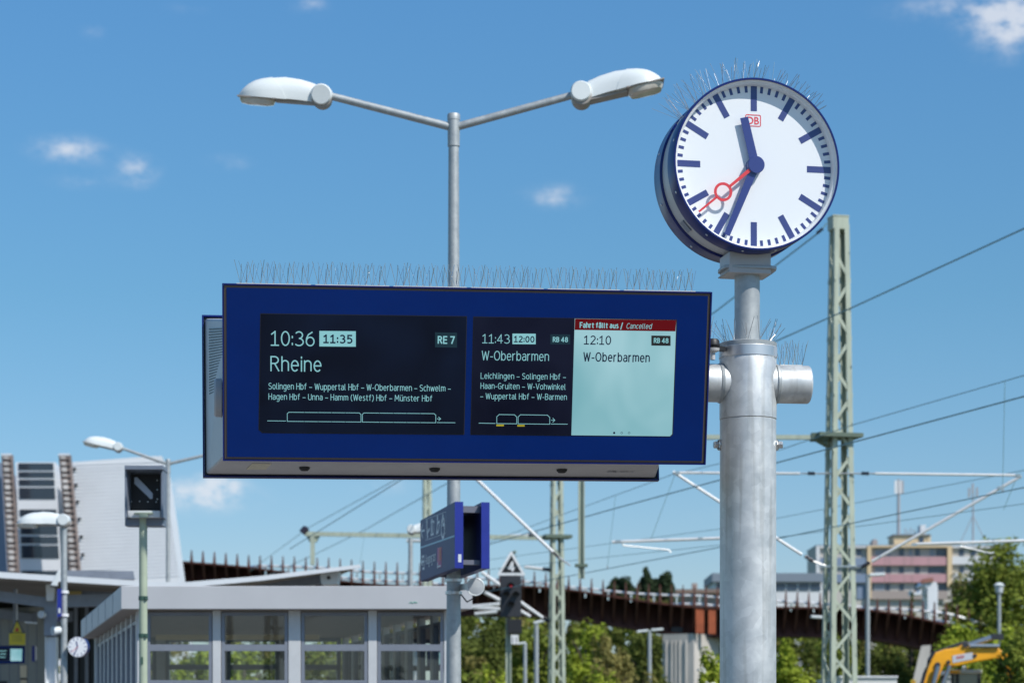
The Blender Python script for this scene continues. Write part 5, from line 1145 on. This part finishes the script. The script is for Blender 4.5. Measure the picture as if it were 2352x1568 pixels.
# ------------------------------------------------------------ apartment block and hall
HB = 400.; Hx = lambda x, y: (1862 + x * .2083, 1200.5 + y * .2083)
hp = lambda x, y, Y=HB: at(*Hx(x, y), Y)
apt = thing('apartment_block', gq(hp(1000, 900)), 'apartment block with pink balcony bands between yellow pilasters', 'apartment block')
def slab3(x0, y0, x1, y1, Y, d, m, name, parent=apt, floor=False):
    a, e = hp(x0, y1, Y), hp(x1, y0, Y); z_ = -.9 if floor else a.z
    return MB(m).box(((a.x + e.x) / 2, Y + d / 2, (z_ + e.z) / 2), (abs(e.x - a.x), d, e.z - z_)).build(name, parent)
slab3(60, 252, 624, 840, HB + .6, 12, bld_cream, 'wall', floor=True)
slab3(626, 248, 1560, 840, HB + .7, 12, bld_cream, 'wall', floor=True)
slab3(1562, 252, 2150, 840, HB + .6, 12, bld_cream, 'wall', floor=True)
slab3(60, 240, 2150, 249, HB + .4, 13, roof_grey, 'roof')
slab3(62, 252, 100, 640, HB, .59, bld_white, 'pilaster'); slab3(102, 252, 622, 272, HB, .59, bld_white, 'parapet')
slab3(626, 268, 668, 830, HB - .2, .88, bld_yel, 'pilaster'); slab3(1510, 268, 1560, 700, HB - .2, .88, bld_yel, 'pilaster'); slab3(626, 249, 1560, 267, HB - .2, .88, bld_yel, 'parapet')
slab3(1564, 252, 2150, 272, HB, .59, bld_white, 'parapet')
for y0, y1 in ((372, 465), (560, 652)):
    o = slab3(669, y0, 1509, y1, HB, .25, bld_pink, 'balcony'); j = MB(bld_brown)
    for x in (820, 870, 1035, 1120, 1300): a, e = hp(x, y0 + 4, HB - .02), hp(x, y1 - 4, HB - .02); j.bar(a, e, .05, .04)
    j.build('joint', o)
slab3(669, 745, 1509, 838, HB, .25, bld_brown, 'balcony')
for y0, y1 in ((368, 455), (555, 640)): slab3(1562, y0, 2100, y1, HB, .25, bld_white, 'balcony')
for y0, y1 in ((380, 470), (560, 655)): slab3(104, y0, 622, y1, HB, .25, bld_blue, 'balcony')
for y0, y1, xs_ in ((276, 360, ((705, 880, 1), (975, 1030, 0), (1085, 1120, 1), (1150, 1205, 0), (1310, 1370, 1), (1385, 1500, 0))), (472, 550, ((705, 810, 1), (830, 885, 0), (975, 1030, 0), (1150, 1205, 0), (1295, 1480, 0))), (658, 744, ((672, 694, 0), (700, 810, 1), (825, 875, 0), (978, 1030, 0), (1145, 1215, 0), (1395, 1505, 0)))):
    for x0, x1, pale in xs_: slab3(x0, y0 + 8, x1, y1, HB + .64, .1, bld_win2 if pale else bld_win, 'window')
for y0, y1 in ((285, 360), (480, 550), (665, 740)):
    for x0, x1 in ((505, 565), (360, 440), (150, 230), (1635, 1690), (1760, 1820)): slab3(x0, y0, x1, y1, HB + .54, .1, bld_win, 'window')
slab3(510, 680, 622, 838, HB + .45, .2, bld_blue, 'entrance_wall')
slab3(918, 132, 1284, 239, HB + 4, 6, bld_yel, 'penthouse'); slab3(1286, 134, 1325, 239, HB + 3.9, 6, bld_yel, 'penthouse'); slab3(910, 122, 1330, 131, HB + 3.6, 7, roof_grey, 'penthouse_roof'); slab3(1195, 155, 1247, 216, HB + 3.9, .1, bld_win, 'window')
slab3(682, 196, 740, 239, HB + 5, 3, bld_brown, 'chimney'); slab3(690, 176, 732, 195, HB + 5.3, 2, ant_m, 'chimney_cap')
slab3(1212, 20, 1270, 121, HB + 5, 3, bld_white, 'vent_stack')
m_ = MB(ant_m)
for x, y0 in ((1045, 60), (1075, 85), (1105, 55), (1140, 70), (1160, 95)): m_.tube(hp(x, y0, HB + 6), hp(x, 121, HB + 6), .09, .09, 6); m_.bar(hp(x - 12, y0 + 8, HB + 6), hp(x + 12, y0 + 8, HB + 6), .06, .06)
m_.build('roof_aerial', apt)
am = thing('antenna_mast', at(2064, 1225, HB + 6), 'thick dark antenna mast with white panels on the apartment block penthouse', 'antenna mast'); m_ = MB(ant_m); m_.tube(at(2064, 1227, HB + 6), at(2064, 1100, HB + 6), .28, .24, 10); m_.build('pole', am)
for x in (2058, 2066, 2072): m_ = MB(white_p if x != 2072 else ant_m); a = at(x, 1118, HB + 5.5 + (x - 2058) * .06); m_.box(a, (.5, .3, 2.2)); m_.build('antenna_panel', am)
am = thing('antenna_mast', at(2235, 1245, HB + 8), 'thin pale guyed antenna mast on the far roof beside the large dark tree', 'antenna mast'); m_ = MB(ant_m); m_.tube(at(2235, 1250, HB + 8), at(2235, 1109, HB + 8), .16, .13, 8); m_.build('pole', am)
for x, y in ((2226, 1131), (2234, 1122), (2244, 1130)): m_ = MB(ant_m); m_.box(at(x, y, HB + 7.8), (.32, .25, 1.6)); m_.build('antenna_panel', am)
tubes(am, 'guy_wire', ant_m, [(at(2235, 1183, HB + 8), at(2206, 1245, HB + 8)), (at(2235, 1183, HB + 8), at(2264, 1245, HB + 8))], .07, 5)
hall = thing('hall', gq(at(1830, 1360, 340)), 'long low grey hall with a dark window band left of the apartment block'.replace('left of', 'beside'), 'hall'); Hh = 340.
def slabp(x0, y0, x1, y1, Y, d, m, name, parent, floor=False):
    a, e = at(x0, y1, Y), at(x1, y0, Y); z_ = -.9 if floor else a.z
    return MB(m).box(((a.x + e.x) / 2, Y + d / 2, (z_ + e.z) / 2), (abs(e.x - a.x), d, e.z - z_)).build(name, parent)
slabp(1640, 1336, 1889, 1400, Hh, 14, bld_white, 'wall', hall, True); slabp(1636, 1315, 1889, 1335, Hh - .6, 15, roof_grey, 'roof', hall)
for i in range(9): slabp(1646 + i * 27, 1338, 1669 + i * 27, 1355, Hh - .12, .1, bld_win, 'window', hall)
sb = thing('stone_building', gq(at(1620, 1360, 260)), 'low brown roofed building behind the footbridge railing and below the conifers', 'house'); slabp(1556, 1362, 1700, 1400, 260, 10, bld_brown, 'wall', sb, True); slabp(1552, 1352, 1704, 1361, 259, 12, mat('tile_roof', (.22, .16, .13), .8, var=.15), 'roof', sb); slabp(1590, 1338, 1602, 1351, 262, 1, bld_brown, 'chimney', sb)
wtw = thing('conveyor_tower', gq(at(2145, 1340, 230)), 'white boxy industrial head with a sloping hood in front of the apartment block', 'industrial tower'); Wy = 230.
m_ = MB(tower_w); m_.prism([hp(x, y, Wy) for x, y in ((1290, 852), (1402, 852), (1402, 690), (1385, 650), (1245, 640), (1215, 690), (1290, 712))], V((0, 3, 0))); a, e = hp(1290, 852, Wy), hp(1402, 852, Wy); m_.box(((a.x + e.x) / 2, Wy + 1.5, (a.z - .9) / 2), (e.x - a.x, 3, a.z + .9)); m_.build('housing', wtw)
m_ = MB(mat('faded_red', (.30, .13, .10), .7)); m_.bar(hp(1232, 640, Wy - .1), hp(1350, 622, Wy - .1), .3, .4); m_.bar(hp(1210, 655, Wy - .1), hp(1235, 640, Wy - .1), .3, .3); m_.build('red_rail', wtw)
m_ = MB(tower_w); m_.prism([hp(x, y, Wy) for x, y in ((1115, 790), (1222, 790), (1222, 735), (1205, 735), (1200, 765), (1130, 765), (1115, 735))], V((0, 2, 0))); m_.bar(hp(1222, 770, Wy + 1), hp(1290, 770, Wy + 1), .5, .5); m_.build('platform_basket', wtw)

# ------------------------------------------------------------ excavator and container
EY = 60.; E_ = lambda x, y: (3100 / 1.6327 + x / 3.1784 / 1.6327, 2150 / 1.6327 + y / 3.1784 / 1.6327)
ep = lambda x, y, Y=EY: at(*E_(x, y), Y)
exc = thing('excavator', gq(ep(1650, 1300)), 'orange-yellow excavator with raised boom and grey hydraulic cylinders', 'excavator')
m_ = MB(exc_y); m_.prism([ep(x, y) for x, y in ((1130, 1330), (1222, 1085), (1280, 948), (1420, 895), (1560, 880), (1650, 830), (1700, 885), (1850, 890), (2060, 880), (2090, 960), (2060, 1000), (1880, 1030), (1750, 1052), (1560, 1098), (1450, 1095), (1405, 1090), (1350, 1210), (1305, 1330))], V((0, .42, 0))); m_.build('boom', exc, bevel=.03)
m_ = MB(exc_y); m_.prism([ep(x, y, EY + .05) for x, y in ((2040, 900), (2140, 930), (2260, 1060), (2230, 1100), (2130, 1090), (2060, 1000))], V((0, .32, 0))); m_.prism([ep(x, y, EY + .05) for x, y in ((2130, 1080), (2235, 1090), (2290, 1400), (2215, 1420))], V((0, .3, 0))); m_.build('dipper', exc, bevel=.02)
m_ = MB(exc_c); m_.tube(ep(1700, 850, EY + .2), ep(2010, 745, EY + .2), .075, .075, 14); m_.tube(ep(1700, 860, EY - .05), ep(2060, 860, EY - .05), .05, .05, 12); m_.use(exc_d).box(ep(2030, 752, EY + .2), (.30, .16, .14)); m_.build('cylinder', exc)
m_ = MB(exc_c); m_.tube(ep(1330, 1100, EY - .12), ep(1250, 1400, EY - .12), .06, .06, 12); m_.tube(ep(1470, 1090, EY - .12), ep(1380, 1330, EY - .12), .05, .05, 12); m_.build('cylinder', exc)
m_ = MB(exc_d); m_.path([ep(1280, 930, EY - .1), ep(1220, 1030, EY - .1), ep(1170, 1180, EY - .1), ep(1130, 1330, EY - .1)], .045, 8); m_.path([ep(1290, 940, EY + .5), ep(1500, 862, EY + .5), ep(1640, 815, EY + .5), ep(1850, 850, EY + .5)], .035, 8); m_.build('hose', exc)
m_ = MB(mat('excavator_plate', (.55, .57, .62), .5)); m_.prism([ep(x, y, EY - .014) for x, y in ((1500, 975), (1740, 935), (1744, 1015), (1504, 1060))], V((0, .012, 0))); m_.use(red_m)
for y in (992, 1010): m_.bar(ep(1545, y, EY - .018), ep(1640, y - 16, EY - .018), .004, .02)
m_.build('plate', exc)
m_ = MB(exc_d); m_.lathe([(.05, 0), (.05, .03), (0, .03)], ep(1765, 975), (0, -1, 0), 14)
for x, y, r_ in ((1320, 1085, .07), (1650, 850, .06), (1450, 1052, .05)): m_.lathe([(r_, 0), (r_, .05), (0, .05)], ep(x, y), (0, -1, 0), 14)
m_.build('pivot_pin', exc)
ct_ = ep(1640, 1190, EY + 1.2); cw = 1.1
cbx = ep(1500, 1190, EY + .8); cbe = ep(1820, 1190, EY + .8); zc_ = cbx.z
for x in (1500, 1560, 1820): q = ep(x, 1190, EY + .8); MB(exc_d).bar(V((q.x, EY + .8, .9)), V((q.x, EY + .8, zc_)), .07, .07).build('cab_pillar', exc); MB(exc_d).bar(V((q.x, EY + 2.2, .9)), V((q.x, EY + 2.2, zc_)), .07, .07).build('cab_pillar', exc)
m_ = MB(mat('cab_roof', (.55, .56, .58), .4)); m_.box(((cbx.x + cbe.x) / 2, EY + 1.5, zc_ + .05), (cbe.x - cbx.x + .1, 1.6, .10)); m_.use(lamp_w).box(ep(1640, 1125, EY + .8), (.10, .10, .12)); m_.build('cab_roof', exc, bevel=.03)
m_ = MB(cab_gl); m_.box(((cbx.x + cbe.x) / 2, EY + 1.5, (zc_ + 1.3) / 2), (cbe.x - cbx.x - .05, 1.36, zc_ - 1.32)); m_.build('cab_glass', exc)
m_ = MB(exc_y); m_.box((ep(1700, 1300).x, EY + 1.7, .75), (3.4, 2.4, 1.0)); m_.box(ep(1500, 1165, EY + .3), (.36, .3, .07)); m_.build('upper_body', exc, bevel=.05)
m_ = MB(mat('beacon_orange', (.8, .35, .02), .3)); m_.lathe([(.05, 0), (.055, .06), (.03, .12), (0, .13)], ep(1492, 1120, EY + .4), (0, 0, 1), 14); m_.use(yellow_m).lathe([(.045, 0), (.045, .06), (0, .08)], ep(1678, 1138, EY + .8), (0, 0, 1), 12); m_.build('beacon', exc)
for s_ in (-1, 1):
    m_ = MB(exc_d); cx_ = ep(1700, 1300).x; pr_ = [V((cx_ + x, EY + 1.7 + s_ * 1.0 - .28, z)) for x, z in ((-1.6, -.5), (-1.4, -.86), (1.4, -.86), (1.6, -.5), (1.4, -.1), (-1.4, -.1))]; m_.prism(pr_, V((0, .56, 0))); m_.build('track', exc, bevel=.04)
m_ = MB(exc_d); a = ep(2250, 1160, EY - .1); m_.path([ep(2290, 1080), ep(2340, 1160), ep(2320, 1260), ep(2280, 1330)], .06, 8); m_.path([ep(2250, 1090), ep(2400, 1130), ep(2420, 1300)], .05, 8); m_.use(exc_c).box(ep(2330, 1200, EY + .1), (.3, .25, .5)); m_.build('hose', exc)
cn = thing('site_container', gq(at(1985, 1568, 66)), 'low white site container roof between the lattice mast and the concrete prop', 'container'); slabp(1932, 1554, 2060, 1700, 66, 5, mat('container_white', (.72, .72, .68), .5, var=.05), 'box', cn, True); slabp(1929, 1551, 2063, 1555, 65.95, 5.1, white_p, 'roof_edge', cn)
cn = thing('site_board', ep(1035, 1285, 63), 'small yellow and red marker board beside the white container', 'marker board'); m_ = MB(yellow_m); m_.prism([ep(x, y, 63) for x, y in ((1005, 1310), (1062, 1310), (1062, 1262), (1005, 1262))], V((0, .03, 0))); m_.use(red_m).prism([ep(x, y, 62.99) for x, y in ((1020, 1292), (1048, 1292), (1048, 1276), (1020, 1276))], V((0, .01, 0))); m_.build('plate', cn); m_ = MB(galv2); p = ep(1034, 1310, 63.03); m_.tube((p.x, p.y, -.9), p, .03, .03, 8); m_.build('post', cn)

# ------------------------------------------------------------ trees
def leaf_crown(mb, c, rx, ry, rz, n, size, g, clumps=26, shape='round', drop=.0):
    c = V(c); cl = []
    for i in range(clumps):
        while True:
            p = V((g.uniform(-1, 1), g.uniform(-1, 1), g.uniform(-1, 1)))
            if .35 < p.length < 1.0: break
        if shape == 'cone': f_ = (1 - (p.z + 1) / 2) ** .75 + .08; p.x *= f_; p.y *= f_
        cl.append((V((p.x * rx, p.y * ry, p.z * rz)), g.uniform(.22, .40)))
    per = n // clumps
    for p, s_ in cl:
        sx = s_ * (rx + ry) / 2 * (.7 if shape == 'cone' else 1.); sz = s_ * rz * (.55 if shape == 'cone' else .8)
        for k_ in range(per):
            d = V((g.gauss(0, 1), g.gauss(0, 1), g.gauss(0, 1))); d = d / (d.length + 1e-6) * (g.random() ** .45)
            q = c + p + V((d.x * sx, d.y * sx, d.z * sz - drop * g.random()))
            s2 = size * g.uniform(.6, 1.35); nrm_ = (d + V((g.uniform(-.7, .7), g.uniform(-.7, .7), g.uniform(-.2, 1.0)))).normalized()
            t = nrm_.cross(V((g.uniform(-1, 1), g.uniform(-1, 1), g.uniform(-1, 1)))).normalized(); b_ = nrm_.cross(t)
            mb.add([q + t * s2, q + b_ * s2 * .62, q - t * s2, q - b_ * s2 * .62], [(0, 1, 2, 3)])
def tree(name, label, px, ytop, Y, wpx, leaf, seed, n=2600, size=.17, shape='round', zbase=-.9, low=.18, cat='tree', flowers=0, group=None, hz=None):
    g = random.Random(seed); top = at(px, ytop, Y); X = top.x; H = top.z - zbase; rx = wpx * mpp(Y) / 2
    t = thing(name, (X, Y, zbase), label, cat, 0, group)
    tr = MB(bark); r0 = max(.06, H * .018); zc = zbase + H * (low + (1 - low) / 2); pts = [V((X, Y, zbase))]
    for i in range(1, 6): pts.append(V((X + g.uniform(-.12, .12) * rx * .3, Y + g.uniform(-.1, .1), zbase + H * .86 * i / 5)))
    tr.path(pts, [r0 * (1.15 - .19 * i) for i in range(6)], 8)
    for i in range(7):
        a = g.uniform(0, 6.28); o = pts[2 + i % 3]; e = o + V((math.cos(a) * rx * .6, math.sin(a) * rx * .6, H * g.uniform(.10, .24))); tr.path([o, lerp(o, e, .5) + V((0, 0, .1)), e], [r0 * .5, r0 * .32, r0 * .12], 6)
    tr.build('trunk', t)
    cr = MB(leaf); leaf_crown(cr, (X, Y, zc), rx * .80, rx * .80, H * (1 - low) / 2 * .86, n, size, g, clumps=max(16, n // 95), shape=shape); o = cr.build('crown', t)
    if flowers:
        fb = MB(blossom)
        for i in range(flowers):
            a = g.uniform(-1.2, 1.2); b_ = g.uniform(-.6, .9); p = V((X + math.sin(a) * rx * .9, Y - math.cos(a) * rx * .9, zc + b_ * H * .4))
            for j in range(5): fb.box(p + V((g.uniform(-.1, .1), g.uniform(-.1, .1), g.uniform(-.04, .04))), (.09, .07, .04), Euler((g.random(), g.random(), g.random())).to_matrix())
        fb.build('blossom', t)
    return t
G = 'trees beyond the tracks'
T = [  # name, label, x, ytop, Y, width px, leaf, n, size, shape
 ('conifer', 'tallest pointed conifer rising above the bridge railing', 1483, 1296, 235, 84, leafE, 2800, .26, 'cone'),
 ('conifer', 'broad dark conifer beside the tallest one, above the bridge railing', 1432, 1314, 240, 96, leafE, 2600, .26, 'round'),
 ('conifer', 'rounded dark conifer between the tallest one and the brown roof', 1526, 1312, 238, 92, leafE, 2600, .28, 'round'),
 ('leafy_tree', 'olive tree showing through the bridge rails over the shelter roof', 905, 1306, 215, 150, leafD, 2600, .26, 'round'),
 ('leafy_tree', 'tree behind the bridge rails just past the short canopy tip', 800, 1318, 220, 120, leafA, 2000, .26, 'round'),
 ('leafy_tree', 'loose tree rising behind the black triangle signal', 1178, 1264, 200, 100, leafD, 2200, .26, 'round'),
 ('leafy_tree', 'dark tree behind the loudspeaker and the direction sign', 1035, 1310, 205, 150, leafC, 2400, .26, 'round'),
 ('leafy_tree', 'tree standing behind the signal mast above the bridge girder', 1250, 1318, 205, 110, leafA, 1800, .26, 'round'),
 ('leafy_tree', 'dark tree next to the lamp post and the shelter end', 1112, 1396, 118, 150, leafC, 3200, .16, 'round'),
 ('leafy_tree', 'mid-green tree below the bridge beside the lower signal lamp', 1230, 1424, 122, 170, leafA, 3400, .16, 'round'),
 ('leafy_tree', 'pale feathery tree below the bridge next to the lattice mast', 1345, 1416, 128, 150, leafB, 3400, .15, 'round'),
 ('leafy_tree', 'brownish olive tree below the bridge, beside the pale one', 1395, 1448, 118, 150, leafD, 3400, .15, 'round'),
 ('leafy_tree', 'dark rounded tree left of the concrete pier'.replace('left of', 'against'), 1478, 1436, 130, 170, leafC, 3600, .16, 'round'),
 ('bush', 'bright yellow-green small tree at the foot of the railway signal', 1140, 1494, 70, 122, leafB, 3600, .085, 'round'),
 ('bush', 'bright bush at the lower edge under the pale feathery tree', 1392, 1524, 82, 150, leafB, 3200, .095, 'round'),
 ('bush', 'grassy olive bush before the concrete pier', 1478, 1538, 88, 120, leafD, 2200, .10, 'round'),
 ('flowering_shrub', 'green shrub with cream blossoms beside the clock mast', 1640, 1462, 60, 120, leafB, 3600, .075, 'round'),
 ('leafy_tree', 'bright layered tree between the clock mast and the lattice mast', 1812, 1458, 78, 130, leafB, 3800, .095, 'round'),
 ('leafy_tree', 'green tree showing through the lattice mast', 1915, 1452, 125, 150, leafA, 3000, .16, 'round'),
 ('leafy_tree', 'deep green tree in the shade under the bridge by the white container', 2030, 1474, 170, 190, leafC, 3800, .2, 'round'),
 ('leafy_tree', 'huge dark tree towering over the bridge end', 2312, 1224, 150, 270, leafA, 9000, .20, 'round'),
 ('leafy_tree', 'olive tree half covering the apartment block', 2220, 1296, 165, 150, leafD, 4600, .2, 'round'),
 ('leafy_tree', 'bright green tree hiding the bridge end above the excavator', 2205, 1420, 105, 170, leafB, 4600, .13, 'round'),
 ('leafy_tree', 'fresh green tree overhanging the excavator boom at the picture edge'.replace(' at the picture edge', ' tip'), 2336, 1404, 52, 140, leafA, 5200, .07, 'round'),
 ('leafy_tree', 'yellow-green tree hiding the foot of the post-top lamp', 2300, 1412, 84, 120, leafB, 3600, .105, 'round'),
 ('bush', 'low bush seen beneath the excavator boom', 2245, 1508, 80, 120, leafA, 2600, .09, 'round'),
 ('bush', 'small dark shrub in front of the apartment block, behind the rail', 2095, 1356, 175, 46, leafC, 1400, .17, 'round'),
 ('bush', 'small olive shrub on the slope right behind the bridge ribs', 2050, 1384, 178, 50, leafD, 1200, .17, 'round'),
 # trees seen through the shelter glass
 ('leafy_tree', 'tree seen through the shelter pane nearest the green post', 450, 1462, 95, 150, leafB, 2600, .13, 'round'),
 ('leafy_tree', 'sunny tree seen through the second pane of the shelter', 560, 1470, 88, 170, leafB, 2800, .12, 'round'),
 ('leafy_tree', 'deep green tree behind the second shelter pane', 640, 1452, 110, 180, leafA, 2800, .14, 'round'),
 ('leafy_tree', 'tree seen through the third pane of the shelter', 760, 1440, 105, 190, leafA, 2800, .14, 'round'),
 ('leafy_tree', 'shaded tree seen through the last shelter pane', 930, 1432, 112, 200, leafC, 2800, .14, 'round'),
]
for i, (nm, lab, x, yt, Y, w, lf, n, sz, shp) in enumerate(T):
    tree(nm, lab, x, yt, Y, w, lf, 100 + i, int(n * 1.6), sz * .82, shp, low=.05 if nm in ('bush', 'flowering_shrub') else (.70 if nm == 'conifer' else .16), cat='bush' if nm in ('bush', 'flowering_shrub') else 'tree', flowers=26 if nm == 'flowering_shrub' else 0, group=G if 'tree' in nm else None)
hd_ = MB(leafC, leafA, leafD); g = random.Random(3)
for i in range(180): hd_.use((leafC, leafA, leafD)[i % 3 if i % 7 else 0]); leaf_crown(hd_, at(1030 + (i * 7.2 if i < 70 else 504 + (i - 70) * 6.8), (1472 if i < 70 else 1510) + (i * 37 % 60) - 20, 176 + i % 6 * 3), 2.8, 2., 3.4, 170, .25, g, clumps=3)
for i in range(78): hd_.use((leafA, leafC, leafD)[i % 3]); leaf_crown(hd_, at(10 + i * 14, 1545 + (i * 29 % 30) - 14, 100 + i % 4 * 2), 1.8, 1.4, 1.7, 120, .15, g, clumps=3)
tag(hd_.build('far_thicket'), 'dense dark undergrowth on the far bank', 'undergrowth', kind='stuff')
md = thing('catenary_mast', (-8.2, -34, -.8), 'green lattice mast behind the viewpoint, seen only mirrored in the shelter panes', 'mast', 0, 'overhead line masts'); lattice(md, -8.2, -34, .26, .5, 11., R(13), .55, .09); tubes(md, 'arm_tube', tube_w, [(V((-8, -34, 5.4)), V((-4.6, -34, 6.6))), (V((-8, -34, 6.7)), V((-4.6, -34, 6.7)))], .03)
m_ = MB(mast_g); m_.bar((-8.2, -34.2, 6.1), (-14, -34.2, 6.1), .14, .14); m_.build('boom', md)
bk = MB(leafC); g = random.Random(9)                          # the wooded edge of the station behind the viewpoint, mirrored in the panes
for i in range(34): leaf_crown(bk, V((-62 + i * 3.4, -70 - (i * 7 % 9), 1.2 + (i * 5 % 7) * .55)), 2.6, 2., 3.4, 90, .4, g, clumps=3)
tag(bk.build('rear_thicket'), 'dark wooded edge of the station behind the viewpoint', 'undergrowth', kind='stuff')
bpy.context.view_layer.update()
